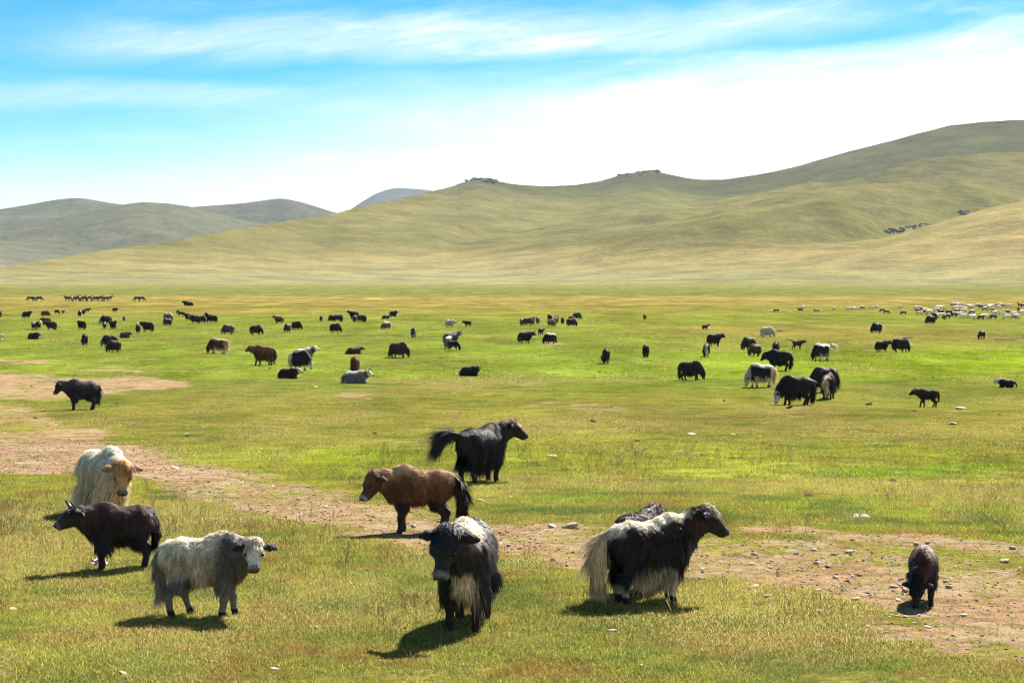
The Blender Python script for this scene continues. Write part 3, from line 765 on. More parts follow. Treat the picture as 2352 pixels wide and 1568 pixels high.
def locks(V, F, C, reg, info, count, width, lscale, seed, skirt=.18, tail_len=.30, forelock=.10, lie=False, back=.05):
    """hair as narrow tapering three-face locks rooted in the hide"""
    r = np.random.default_rng(seed)
    T = np.concatenate([F[:, [0, 1, 2]], F[:, [0, 2, 3]]])
    a, b, c = V[T[:, 0]], V[T[:, 1]], V[T[:, 2]]
    nrm = np.cross(b - a, c - a); ar = np.linalg.norm(nrm, axis=1); nrm = nrm / np.maximum(ar, 1e-12)[:, None]
    rg = reg[T[:, 0]]
    cen = (a + b + c) / 3; z = cen[:, 2] - info['drop']
    P = cen - info['poll']; hx = P @ info['f'] / info['h']
    w = ar * np.select([rg == 0, rg == 5, rg == 3, rg == 2, rg == 4, rg == 6], [1., 1., 2.6, np.where(hx < .22, .9, .12), .7, 0.], np.where(z > .42, 1.2, .35))
    i = r.choice(len(T), count, p=w / w.sum())
    s1 = np.sqrt(r.random(count))[:, None]; s2 = r.random(count)[:, None]
    p0 = a[i] * (1 - s1) + b[i] * s1 * (1 - s2) + c[i] * s1 * s2
    n = nrm[i]; g = rg[i]; z = p0[:, 2] - info['drop']; x = p0[:, 0]
    col = C[T[i, 0]]
    P = p0 - info['poll']; hx = P @ info['f'] / info['h']; hz = P @ info['u'] / info['h']
    # lengths
    clump = fbm(x * 11, z * 5 + p0[:, 1] * 11, 3, seed)
    L = back + .05 * smooth(1.15, .85, z) * np.ones(count)
    L = L + skirt * .62 * smooth(.74, .48, z) * np.where((g == 0) | (g == 5) | ((g == 1) & (z > .45)), 1, 0)
    L = np.where((g == 5), L + skirt * .35 * smooth(.9, .65, z), L)
    L = np.where((g == 1) & (z <= .45), .022 + .05 * smooth(.30, .45, z), L)
    L = np.where((g == 1) & (z > .45), np.minimum(L, back + skirt * .55), L)
    L = L * np.where((x > .34) & (np.abs(p0[:, 1]) < .13) & (z < .82), .5, 1)
    L = np.where(g == 2, np.where((hx < .075) & (hz > .0), forelock, .016), L)
    L = np.where(g == 4, .028, L)
    L = np.where(g == 3, tail_len, L)
    L = L * (.15 + 1.7 * clump) * (.75 + .5 * r.random(count)) * lscale
    grav = np.array([0, 0, -1.0]); flow = np.array([-.55, 0, -.9]) * np.ones((count, 1))
    headflow = info['f'] * 1.0 + grav * .5
    flow = np.where((g == 2)[:, None], headflow, flow)
    if len(info['tail']) > 1:
        tp = info['tail']
        dist = np.linalg.norm(p0[:, None, :] - tp[None], axis=2); k = np.clip(dist.argmin(1), 0, len(tp) - 2)
        td = tp[k + 1] - tp[k]; td /= np.linalg.norm(td, axis=1)[:, None]
        flow = np.where((g == 3)[:, None], td * 1.3 + grav * .25, flow)
    sw = np.stack([fbm(x * 8 + 3, z * 3 + p0[:, 1] * 8, 2, seed + 51), fbm(x * 8 - 7, z * 3 + p0[:, 1] * 8, 2, seed + 52), np.full(count, .5)], -1) - .5
    flow = flow + sw * 1.9 + r.normal(0, .16, (count, 3))
    tang = flow - (flow * n).sum(1)[:, None] * n
    tang /= np.maximum(np.linalg.norm(tang, axis=1), 1e-6)[:, None]
    lift = np.where(g == 3, .15, np.where(g == 1, .25, .38))[:, None] * (0.6 + .8 * r.random((count, 1)))
    d1 = tang + n * lift; d1 /= np.linalg.norm(d1, axis=1)[:, None]
    p1 = p0 + d1 * (L * .5)[:, None]
    gw = np.clip(L * 5, 0, 1.3)[:, None]
    gw = np.where((g == 3)[:, None], .35, gw)
    d2 = d1 + grav * gw + r.normal(0, .10, (count, 3)); d2 /= np.linalg.norm(d2, axis=1)[:, None]
    p2 = p1 + d2 * (L * .55)[:, None]
    fl = .015
    p2[:, 2] = np.maximum(p2[:, 2], fl); p1[:, 2] = np.maximum(p1[:, 2], fl)
    side = np.cross(n, d1); side /= np.maximum(np.linalg.norm(side, axis=1), 1e-6)[:, None]
    wd = (width * (.6 + .9 * r.random(count)) * np.where(g == 3, .8, 1) * np.where((g == 1) & (z < .45), .7, 1))[:, None]
    p0 = p0 - n * .006
    VV = np.stack([p0 - side * wd, p0 + side * wd, p1 - side * wd * .75, p1 + side * wd * .75, p2], 1)
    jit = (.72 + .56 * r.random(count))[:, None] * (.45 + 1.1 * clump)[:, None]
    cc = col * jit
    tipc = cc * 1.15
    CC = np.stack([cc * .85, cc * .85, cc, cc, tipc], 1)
    base = np.arange(count)[:, None] * 5
    Q = base + np.array([[0, 1, 3, 2]]); T3 = base + np.array([[2, 3, 4]])
    return VV.reshape(-1, 3), Q, T3, np.clip(CC.reshape(-1, 3), 0, .92)

def tube(pts, radii, n=7, cap=True):
    pts = np.array(pts, float); V = []; F = []
    for i, p in enumerate(pts):
        d = pts[min(i + 1, len(pts) - 1)] - pts[max(i - 1, 0)]; d /= np.linalg.norm(d)
        a = np.cross(d, [0.13, .9, .31]); a /= np.linalg.norm(a); b = np.cross(d, a)
        for k in range(n):
            t = 2 * math.pi * k / n; V.append(p + radii[i] * (a * math.cos(t) + b * math.sin(t)))
    for i in range(len(pts) - 1):
        for k in range(n):
            F.append([i * n + k, i * n + (k + 1) % n, (i + 1) * n + (k + 1) % n, (i + 1) * n + k])
    return np.array(V), np.array(F)
def ball(c, r, nu=8, nv=6, squash=(1, 1, 1)):
    V = []; F = []
    for j in range(nv + 1):
        th = math.pi * j / nv
        for i in range(nu):
            ph = 2 * math.pi * i / nu
            V.append([c[0] + r * squash[0] * math.sin(th) * math.cos(ph), c[1] + r * squash[1] * math.sin(th) * math.sin(ph), c[2] + r * squash[2] * math.cos(th)])
    for j in range(nv):
        for i in range(nu):
            F.append([j * nu + i, j * nu + (i + 1) % nu, (j + 1) * nu + (i + 1) % nu, (j + 1) * nu + i][::-1])
    return np.array(V), np.array(F)

YAK_CACHE = {}
def yak_meshes(key, coat='black', res=.045, count=2600, width=.012, horns=None, seed=1, lk=None, detail=False, **kw):
    if key in YAK_CACHE: return YAK_CACHE[key]
    L, info = yak_prims(**kw)
    V, F = surface_nets(L, res, lump=.012 if res < .03 else .008, seed=seed)
    reg = nearest_region(L, V)
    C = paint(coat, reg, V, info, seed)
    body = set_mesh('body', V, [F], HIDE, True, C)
    lk = lk or {}
    HV, Q, T3, HC = locks(V, F, C, reg, info, count, width, lk.pop('lscale', 1.0), seed + 9, lie=kw.get('lie', False), **lk)
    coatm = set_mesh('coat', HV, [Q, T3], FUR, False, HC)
    parts = [('body', body, None), ('coat', coatm, 'stuff')]
    H = info['H']
    if horns:
        for s in (1, -1):
            if horns == 'up': pts = [(.02, .07 * s, .06), (.00, .16 * s, .10), (.02, .24 * s, .17), (.05, .25 * s, .27), (.02, .22 * s, .38)]
            elif horns == 'wide': pts = [(.02, .07 * s, .06), (.0, .18 * s, .09), (.03, .28 * s, .13), (.07, .34 * s, .22), (.06, .35 * s, .32)]
            else: pts = [(.02, .07 * s, .07), (.0, .13 * s, .10), (.01, .15 * s, .15), (.02, .14 * s, .21)]
            hv, hf = tube([H(*q) for q in pts], [.040, .036, .029, .019, .005][:len(pts)], 8 if detail else 5)
            parts.append(('horn', set_mesh('horn', hv, [hf], HORN, True), None))
    if detail:
        for s in (1, -1):
            ev, ef = ball(H(.15, .112 * s, .016), .027)
            parts.append(('eye', set_mesh('eye', ev, [ef], EYE, True), None))
            ev, ef = ball(H(.382, .046 * s, -.048), .021, 6, 4)
            parts.append(('nostril', set_mesh('nostril', ev, [ef], EYE, True), None))
    YAK_CACHE[key] = (parts, info)
    return YAK_CACHE[key]

def put(name, parts, pos, heading, size, label, cat, group=None, sink=.015):
    e = bpy.data.objects.new(name, None); COL.objects.link(e)
    e.empty_display_size = .3
    x, y, z = pos
    h = .3
    gx = float(ground_z(x + h, y) - ground_z(x - h, y)) / (2 * h); gy = float(ground_z(x, y + h) - ground_z(x, y - h)) / (2 * h)
    from mathutils import Matrix
    up = Vector((-gx, -gy, 1)).normalized(); fw = Vector((math.cos(heading), math.sin(heading), 0)); lf = up.cross(fw).normalized(); fw = lf.cross(up)
    M = Matrix((fw, lf, up)).transposed()
    e.rotation_euler = M.to_euler(); e.location = (x, y, z - sink); e.scale = (size, size, size)
    e['label'] = label; e['category'] = cat
    if group: e['group'] = group
    for (pn, me, kind) in parts:
        o = link(pn, me, e)
    return e
# ------------------------------------------------------------------ the near yaks, each built for itself
def size_for(hpx, pos, unit=1.29): return hpx * pos[1] / (FV * unit)
D2R = math.radians
def hero(u, v, heading, hpx, label, cat='yak', name='yak', **kw):
    pos = at(u, v); size = size_for(hpx, pos)
    kw.setdefault('headsize', 1.16); kw.setdefault('hump', 1.14)
    kw.setdefault('res', .024); kw.setdefault('count', 17000); kw.setdefault('width', .0062)
    parts, info = yak_meshes(label, detail=True, **kw)
    return put(name, parts, pos, D2R(heading), size, label, cat)

hero(272, 1306, 202, 160, 'shaggy black yak with brown saddle and short upright horns, in front of the cream yak', seed=3, horns='short',
     coat=dict(base=BLACK, top=(.075, .036, .024), face=(.03, .028, .028), muzzle=(.16, .14, .12), leg=BLACK), pose=dict(poll=(.94, .06, 1.12), yaw=8, pitch=-24),
     legs=[(.05, 0), (-.06, 0), (.02, 0), (-.06, 0)], lk=dict(skirt=.24, tail_len=.20), tail=[(-.74, 0, 1.04), (-.82, .02, .86), (-.83, .03, .66), (-.80, .03, .50)])
hero(238, 1184, -50, 164, 'cream long-haired yak with a tan forehead, lowering its head to the side', seed=4,
     coat=dict(base=(.66, .51, .33), top=(.84, .74, .56), belly=(.55, .43, .27), brow=(.50, .28, .11), face=(.46, .30, .16), ear=(.30, .19, .09), tail=(.50, .38, .22)),
     pose=dict(poll=(1.0, -.10, .92), yaw=-28, pitch=-62), headsize=1.2, hump=1.12, lk=dict(skirt=.40, tail_len=.45, forelock=.14, back=.07), skirt=.8)
hero(478, 1414, -4, 200, 'pale grey yak with dark shoulders and white face looking at the camera', seed=5,
     coat=dict(base=(.46, .37, .27), top=(.76, .65, .49), shade=(.15, .125, .10), face=(.80, .70, .55), brow=(.66, .54, .38), ear=(.035, .028, .024), leg=(.19, .17, .145), tail=(.36, .31, .235), belly=(.36, .30, .23), neck=(.18, .155, .13), muzzle=(.20, .15, .12), nose=(.12, .08, .065)),
     pose=dict(poll=(.90, -.26, 1.08), yaw=-82, pitch=-40, mid=(.72, -.06, 1.02)), headsize=1.1, legs=[(.06, 0), (-.07, 0), (.20, 0), (-.06, 0)], lk=dict(skirt=.16, tail_len=.30, forelock=.09))
hero(958, 1222, 191, 162, 'reddish brown yak with a pale hump and dark tail standing on the bare track', seed=6,
     coat=dict(base=(.13, .054, .021), top=(.33, .15, .055), hump=(.46, .28, .14), leg=(.035, .020, .015), lowleg=(.02, .014, .012), belly=(.03, .018, .014), face=(.085, .038, .020), brow=(.20, .09, .04), muzzle=(.36, .31, .28), tail=(.035, .018, .013), ear=(.09, .045, .03)),  # top: lighter upper coat, brightened further to paint in its sunlit back
     pose=dict(poll=(.98, .14, 1.03), yaw=24, pitch=-50, mid=(.74, .06, 1.03)), slim=.05, legs=[(.03, 0), (-.10, 0), (.07, 0), (-.08, 0)],
     lk=dict(skirt=.10, tail_len=.36, forelock=.05, back=.03), tail=[(-.78, 0, 1.02), (-.93, .02, .90), (-.98, .06, .68), (-.97, .08, .46)])
hero(1108, 1107, 46, 136, 'black yak with streaky long hair and its bushy tail flung out sideways', seed=7,
     coat=dict(base=(.013, .011, .011), top=(.045, .038, .035), face=(.024, .021, .021), brow=(.30, .19, .10), tail=(.028, .022, .022), muzzle=(.05, .045, .045)),
     headsize=1.08, pose=dict(poll=(.98, -.12, 1.24), yaw=-42, pitch=-32, mid=(.74, -.03, 1.14)), tail=[(-.74, 0, 1.04), (-.88, .13, 1.08), (-.98, .25, 1.04), (-1.02, .33, .96)],
     lk=dict(skirt=.36, tail_len=.42, forelock=.06, back=.07), skirt=.2)
hero(1074, 1436, -97, 258, 'black yak walking at the camera with a white mane on its hump and white chest', seed=8, count=22000,
     coat=dict(base=BLACK, top=(.050, .028, .021), hump=(.84, .74, .56), bry=.03, brisket=(.60, .48, .34), face=(.022, .021, .023), brow=(.03, .027, .028), muzzle=(.19, .19, .19), nose=(.05, .048, .048)),
     pose=dict(poll=(.92, -.13, 1.14), yaw=-14, pitch=-58, mid=(.70, -.04, 1.06)), headsize=1.22, legs=[(.08, 0), (.06, 0), (.0, 0), (.06, 0)],
     lk=dict(skirt=.26, tail_len=.3, forelock=.10, back=.07), skirt=.1)
hero(1498, 1381, 22, 208, 'black and white yak with cream back stripe and huge cream tail, nose right', seed=9, count=22000,
     coat=dict(base=BLACK, top=(.045, .022, .017), back=(.84, .74, .55), backd=.10, belly=(.52, .43, .30), brisket=(.60, .54, .44), band=(.62, .56, .48), face=(.022, .02, .021), brow=(.34, .24, .15), tail=(.72, .54, .33), rumptop=(.66, .58, .45), muzzle=(.03, .028, .03)),
     headsize=1.04, slim=.04, pose=dict(poll=(1.00, -.06, 1.25), yaw=-22, pitch=-37, mid=(.74, 0, 1.15)), tail=[(-.76, 0, 1.03), (-.93, .05, .92), (-1.0, .10, .66), (-.97, .12, .40)],
     legs=[(.02, 0), (-.08, 0), (.02, 0), (.0, 0)], lk=dict(skirt=.30, tail_len=.36, forelock=.10, back=.05), skirt=.2, hump=1.12)
hero(1476, 1357, 55, 203, 'dark yak mostly hidden behind the black and white yak, only its back showing', seed=10, count=9000, width=.009, coat=dict(base=BLACK, top=(.06, .03, .022)),
     pose='graze', lk=dict(skirt=.2))
hero(2120, 1385, -101, 143, 'small dark brown yak calf grazing head down on the stony ground', cat='calf', name='yak_calf', seed=12, count=14000, width=.008,
     coat=dict(base=(.020, .014, .013), top=(.13, .052, .032), face=(.016, .013, .013), muzzle=(.03, .026, .026)),
     pose=dict(poll=(.96, -.14, .50), yaw=-12, pitch=-72), slim=.04, hump=.85, headsize=1.1, legs=[(.05, 0), (-.06, 0), (.02, 0), (-.02, 0)], lk=dict(skirt=.10, tail_len=.22, back=.06), short=True)
hero(186, 941, 208, 73, 'black horned yak standing alone beside the reddish bare patch', seed=13, count=9000, width=.010, res=.03, horns='up',
     coat=dict(base=(.02, .018, .02), top=(.07, .058, .052)), pose=dict(poll=(1.0, -.12, 1.06), yaw=-24, pitch=-52), lk=dict(skirt=.20, tail_len=.30), legs=[(.04, 0), (-.05, 0), (.1, 0), (-.1, 0)])

# ------------------------------------------------------------------ the herd further out
WALK = [(.14, .02), (-.12, 0), (-.10, 0), (.14, 0)]
STEP = [(-.08, 0), (.10, 0), (.12, 0), (-.06, 0)]
POSEKW = {
    'stand': dict(pose='stand'), 'alert': dict(pose='alert'), 'graze': dict(pose='graze', legs=STEP), 'grazeside': dict(pose='grazeside'),
    'walk': dict(pose=dict(poll=(1.0, 0, 1.08), yaw=0, pitch=-28), legs=WALK), 'low': dict(pose='low'),
    'lie': dict(pose=dict(poll=(.92, 0, 1.12), yaw=0, pitch=-20), lie=True), 'lielook': dict(pose=dict(poll=(.86, -.1, 1.12), yaw=-50, pitch=-25), lie=True),
    'look': dict(pose=dict(poll=(.88, -.22, 1.12), yaw=-70, pitch=-35)), 'looklow': dict(pose=dict(poll=(.90, .2, .95), yaw=60, pitch=-45)),
    'tailup': dict(pose='graze', legs=STEP, tail=[(-.76, 0, 1.02), (-.96, 0, 1.10), (-1.18, 0, 1.06), (-1.38, 0, .96)]),
    'run': dict(pose=dict(poll=(1.0, 0, 1.15), yaw=0, pitch=-20), legs=[(.12, .03), (-.10, 0), (-.16, 0), (.02, .03)], tail=[(-.76, 0, 1.02), (-.88, 0, 1.16), (-1.0, 0, 1.22), (-1.12, 0, 1.14)]),
}
def mid(u, v, heading, size, coat, pose, label, cat='yak', group=None, horns=None, big=False):
    pos = at(u, v)
    calf = size < .78
    size *= .93 if calf else .87
    if abs(math.sin(math.radians(heading))) < .2: heading += [-24, 14, 0, 22, -12, 28][int(u) % 6]
    key = (coat, pose, horns, calf, big)
    kw = dict(POSEKW[pose])
    if calf: kw.update(slim=.10, hump=.8, headsize=1.12, short=True)
    lk = dict(skirt=.06, tail_len=.12, back=.045) if calf else dict(skirt=.26, tail_len=.34, back=.05)
    if not calf: kw['skirt'] = .3
    parts, info = yak_meshes(key, coat=coat, res=.034 if big else .046, count=6000 if big else 2100, width=.010 if big else .019, horns=horns, seed=len(YAK_CACHE) + 20, lk=lk, **kw)
    put('yak_calf' if calf else 'yak', parts, pos, D2R(heading), size, label, 'calf' if calf else cat, group)

G = 'yaks grazing across the plain'
for row in [
    # u, v, heading, size, coat, pose, label [, horns, big]
    (0, 729, 100, 1.0, 'jet', 'stand', 'black yak cut by the left picture edge, behind the farthest dark pair'),
    (62, 731, 8, 1.0, 'blackgreyface', 'alert', 'black yak with grey face raised, standing left of a brown grazer'),
    (105, 727, -8, .95, 'brown', 'graze', 'brown yak grazing just right of a black yak with raised grey face'),
    (131, 721, -15, .68, 'jet', 'graze', 'small black calf grazing left of an even smaller one, far left'),
    (145, 721, 80, .62, 'jet', 'stand', 'small black calf seen from behind, right of a grazing calf'),
    (77, 757, -78, .95, 'whitefront', 'stand', 'pale-chested yak with white head facing the camera, left of its twin'),
    (88, 757, -60, .95, 'whitefront', 'alert', 'pale-chested yak with white head half hidden behind its twin'),
    (106, 747, 185, .95, 'brown', 'stand', 'brown-backed yak standing behind a black tail-swishing yak'),
    (116, 758, 200, 1.0, 'jet', 'stand', 'black yak facing left in front of a brown-backed one'),
    (78, 779, 0, 1.0, 'blackgreyface', 'lie', 'black yak with grey brow lying down, nose right, below the white-headed pair'),
    (-6, 781, 0, .9, 'cream', 'lie', 'cream yak lying at the left picture edge, barely in view'),
    (183, 727, -70, .9, 'blackwhiteface', 'alert', 'black yak with white forehead behind a black standing yak, next to a brown one'),
    (192, 722, -60, .78, 'brownblack', 'stand', 'brownish yak at the shoulder of a white-foreheaded black yak'),
    (201, 717, 8, .7, 'brownblack', 'stand', 'small brown calf with pale rump, farthest of the left herd'),
    (187, 757, 150, 1.0, 'jet', 'look', 'black yak standing with turned head left of a grey-faced grazer'),
    (243, 745, 182, 1.12, 'blackgreyface', 'graze', 'large black yak grazing leftwards with a curly-horned grey face', 'wide'),
    (240, 756, -75, .85, 'whitefront', 'stand', 'white-faced pale-bellied yak facing the camera before a large black grazer'),
    (260, 756, -50, .95, 'jet', 'alert', 'black yak turned to the camera right of a white-faced one'),
    (264, 717, 5, .75, 'brownblack', 'stand', 'small dark brown yak standing beyond the left herd'),
    (285, 737, -85, .68, 'darkbrown', 'graze', 'brown calf with its head down, alone right of the left herd'),
    (195, 793, 100, 1.0, 'jet', 'grazeside', 'black yak seen from behind with a long shadow to its left'),
    (251, 797, 205, 1.0, 'blackgreyface', 'graze', 'black yak grazing with grey face, behind a darker grazer'),
    (261, 809, 222, .95, 'jet', 'graze', 'dark yak grazing in front of a grey-faced one, tail at right'),
    (288, 776, -3, .95, 'brown', 'lie', 'brown yak lying flat right of two overlapping black yaks'),
    (317, 765, -80, 1.0, 'blackwhiteface', 'alert', 'black yak with white blaze facing the camera, joined by another behind'),
    (338, 762, 172, 1.1, 'jet', 'stand', 'black yak with hanging tail standing behind a white-blazed one'),
    (386, 736, -20, 1.05, 'tanwhite', 'graze', 'blond and brown yak behind a black grazer'),
    (384, 748, 230, .95, 'blackwhiteface', 'graze', 'black yak grazing in front of a blond and brown one'),
    (428, 703.5, 180, 1.1, 'jet', 'stand', 'black yak standing by itself on the pale grass line far back'),
    (437, 704, 10, 1.0, 'jet', 'graze', 'black yak overlapping a lone black one far back'),
    (409, 722, -60, .8, 'tan', 'stand', 'light tan yak with a dark brown calf at its side'),
    (416, 726, 0, .68, 'brownblack', 'graze', 'dark brown calf beside a light tan yak'),
    (432, 736, 175, .95, 'brownblack', 'alert', 'dark yak head behind a grey-faced black yak'),
    (447, 743, 183, 1.1, 'blackgreyface', 'stand', 'black yak facing left with grey face, left of a tight cluster'),
    (466, 741, -40, .95, 'darkbrown', 'graze', 'black-brown yak grazing in the middle of a tight cluster'),
    (475, 733, 120, .9, 'brownblack', 'stand', 'brown-black yak behind the tight cluster'),
    (488, 741, 178, 1.0, 'jet', 'graze', 'black yak with tail hanging right, right end of a tight cluster'),
    (523, 768, 200, 1.0, 'greyblack', 'graze', 'greyish black yak grazing leftwards, head low'),
    (589, 769, -4, 1.0, 'black', 'graze', 'black yak grazing rightwards, in open grass behind the brown long-haired yak'),
    (640, 743, 184, .95, 'brown', 'alert', 'brown horned yak standing side-on with its head up, facing left', 'up'),
    (660, 763, -110, .95, 'jet', 'graze', 'black yak grazing head-on right below the brown horned one'),
    (682, 758, -25, 1.0, 'black', 'graze', 'black yak grazing rightwards beside a head-on black grazer'),
    (737.5, 738, 95, .8, 'greyblack', 'stand', 'grey-black small yak seen from behind, standing alone'),
    (500, 812, 186, 1.18, 'piedbrown', 'graze', 'brown yak with cream back, belly and tail grazing leftwards', None, 1),
    (604, 838, 188, 1.28, 'brown', 'walk', 'large brown long-haired yak striding left with a rope at its neck', None, 1),
    (698, 839, 12, 1.15, 'greywhite', 'alert', 'grey-white yak with head up behind a black and white grazer', None, 1),
    (690, 850, -22, 1.2, 'whiterump', 'graze', 'black yak with white rump grazing rightwards, white face down', None, 1),
    (664, 869, -5, .95, 'blackwhiteface', 'lie', 'dark grey yak with a white face lying left of the black and white grazer', None, 1),
    (815, 813, 0, .9, 'darkbrown', 'lie', 'brown yak lying flat in open grass above the rust red one'),
    (815, 858, 100, 1.02, 'rust', 'stand', 'rust red yak standing behind the grey and white lying yak', None, 1),
    (818, 880, -8, 1.08, 'greywhite', 'lie', 'grey yak with a white back and dark horns lying down, nose right', 'up', 1),
    (917, 821, -14, 1.12, 'darkbrown', 'graze', 'shaggy brown yak grazing rightwards alone in the middle of the plain', None, 1),
    (1037, 795, 4, 1.15, 'greyblack', 'alert', 'grey-black horned yak with raised head behind a calf', 'up', 1),
    (1030, 800, 75, 1.0, 'greywhite', 'stand', 'pale grey yak seen from behind against a horned dark one'),
    (1042, 805, -15, .76, 'jet', 'graze', 'black calf grazing in front of two grey yaks'),
    (950, 775.5, -80, 1.0, 'greyblack', 'graze', 'dark yak grazing head-on with a grey face, centre of the plain'),
    (1080, 863, -20, .9, 'jet', 'lielook', 'black yak lying alone in short grass with its head turned', None, 1),
    (762, 738, 170, .85, 'brownblack', 'graze', 'brown-black yak at the left end of a row of three'),
    (775, 738, 160, .9, 'greyblack', 'graze', 'grey-black yak in the middle of a row of three'),
    (784, 739, 100, .95, 'jet', 'stand', 'black yak at the right end of a row of three'),
    (771, 764, -20, 1.0, 'black', 'graze', 'black yak grazing rightwards below a row of three'),
    (812, 733, 184, 1.1, 'jet', 'alert', 'black yak facing left with its head out, behind a grey one'),
    (815, 740, 80, .95, 'greyblack', 'stand', 'grey yak seen from behind in front of a black one facing left'),
    (829, 739, -40, .95, 'greyblack', 'graze', 'dark yak with grey shoulder between a grey one and a black one'),
    (838, 740, 90, .95, 'jet', 'stand', 'black yak seen from behind, right end of the crowd left of the tan grazer'),
    (887, 732, 10, .85, 'jet', 'lie', 'black yak lying at the heels of a white-faced one'),
    (904, 729, -5, .95, 'blackwhiteface', 'alert', 'black yak with a white face standing over a lying black one'),
    (887, 757, 184, .95, 'tanwhite', 'graze', 'tan yak with a white back grazing leftwards'),
    (1034, 752, -15, .95, 'white', 'low', 'cream white yak lowering its head, with a black calf to its right'),
    (1074, 751, 186, .72, 'jet', 'stand', 'black calf facing the cream white yak'),
    (1198, 747, 95, .85, 'tan', 'stand', 'tan yak seen from behind at the left of a mixed group'),
    (1214, 747, -10, .95, 'brown', 'graze', 'brown yak grazing rightwards between tan and black ones'),
    (1224, 743, 80, .9, 'jet', 'stand', 'black yak between a brown grazer and a pale yak'),
    (1235, 743, 100, .85, 'tan', 'stand', 'pale tan yak seen from behind at the right of a mixed group'),
    (1263, 738, 110, .9, 'brownblack', 'stand', 'dark brown yak behind a tan grazer'),
    (1267, 750, -40, .9, 'tan', 'graze', 'tan yak grazing in front of a dark brown one'),
    (1276, 745, 70, .92, 'greyblack', 'stand', 'greyish yak between a tan grazer and a black yak'),
    (1279, 740, 85, .9, 'jet', 'stand', 'black yak behind a greyish one'),
    (1292, 744, -90, .85, 'brownblack', 'stand', 'black yak facing the camera, alone between two groups'),
    (1313, 750, -8, 1.0, 'jet', 'graze', 'black yak grazing rightwards in front of two more black ones'),
    (1314, 744, 120, .95, 'jet', 'stand', 'black yak wedged between two grazing black ones'),
    (1326, 734, -20, 1.0, 'greyblack', 'graze', 'black yak grazing, rearmost of three black ones'),
    (1481, 734, 92, .85, 'tan', 'stand', 'lone tan yak seen from behind, far back in the middle'),
    (1208, 788, 12, 1.05, 'jet', 'stand', 'slim black horned yak standing with head lowered a little', 'up'),
    (1242, 770, 60, .7, 'jet', 'stand', 'black calf between a horned yak and a white-backed grazer'),
    (1263, 790, 184, .98, 'whiteback', 'graze', 'black yak with a white back stripe grazing leftwards'),
    (1392, 835, 86, 1.05, 'black', 'grazeside', 'black yak seen from behind, head at its right foot'),
    (1483, 821, 92, .95, 'brownblack', 'graze', 'dark yak seen from behind with a pale dab on its rump'),
    (1620, 758, 25, .6, 'brownblack', 'alert', 'tiny dark calf standing by itself at the marsh edge'),
    (1763, 775, -20, 1.05, 'white', 'graze', 'off-white yak grazing rightwards beside the small puddles'),
    (1642, 795, 18, 1.1, 'black', 'stand', 'black yak facing right behind one with a tan tail'),
    (1623, 819, 82, 1.0, 'whitetail', 'grazeside', 'black yak from behind with a tan tail and white face low at right'),
    (1719, 804, 215, 1.05, 'jet', 'graze', 'black yak grazing leftwards behind a brownish one'),
    (1733, 818, 215, .9, 'darkbrown', 'graze', 'brownish yak grazing leftwards in front of a black one'),
    (1782, 816, 80, 1.05, 'brownblack', 'stand', 'black yak whose back shows above a big black yak'),
    (1832, 802, 8, .72, 'darkbrown', 'run', 'brown calf trotting right with its tail raised'),
    (1887, 828, 186, 1.2, 'pied', 'tailup', 'black and white yak grazing leftwards with its white tail lifted', None, 1),
    (1788, 851, 188, 1.28, 'jet', 'low', 'big black yak facing left behind the white-backed one', None, 1),
    (1588, 873, -12, 1.1, 'brownblack', 'graze', 'shaggy black-brown yak grazing rightwards alone', None, 1),
    (1747, 889, 176, 1.22, 'piedface', 'graze', 'white-backed black yak with a white belly grazing leftwards', None, 1),
    (1826, 930, 178, 1.3, 'blackwhiteface', 'graze', 'large black yak grazing leftwards, nearest of the right-hand group', None, 1),
    (1904, 915, 70, 1.2, 'whitetail', 'grazeside', 'black yak from behind with a long cream tail', None, 1),
    (1893, 900, 205, 1.25, 'black', 'graze', 'black yak behind the one with the cream tail', None, 1),
    (2013, 765, 190, 1.1, 'jet', 'graze', 'black yak grazing leftwards beyond the puddles, by itself'),
    (2027, 808, 12, .9, 'brownblack', 'stand', 'slim dark young yak standing beside a black grazer', 'short'),
    (2069, 809, -8, 1.15, 'black', 'graze', 'round black yak grazing rightwards beside a slim young one'),
    (2255, 778, 220, .75, 'brownblack', 'graze', 'small dark calf with a white flank edge beside the long puddle'),
    (2137, 744, 184, 1.05, 'jet', 'graze', 'black yak grazing leftwards in front of the sheep'),
    (2147, 735, 100, 1.0, 'jet', 'stand', 'black yak among the sheep behind a grazing one'),
    (2130, 935, 184, .77, 'brownblack', 'walk', 'dark brown calf walking left across open grass, tail lifted', None, 1),
    (2312, 890, 176, .68, 'blackwhiteface', 'lie', 'black and white calf lying near the right picture edge'),
]:
    r = list(row) + [None] * (9 - len(row))
    mid(*r[:7], horns=r[7], big=bool(r[8]), group=G)

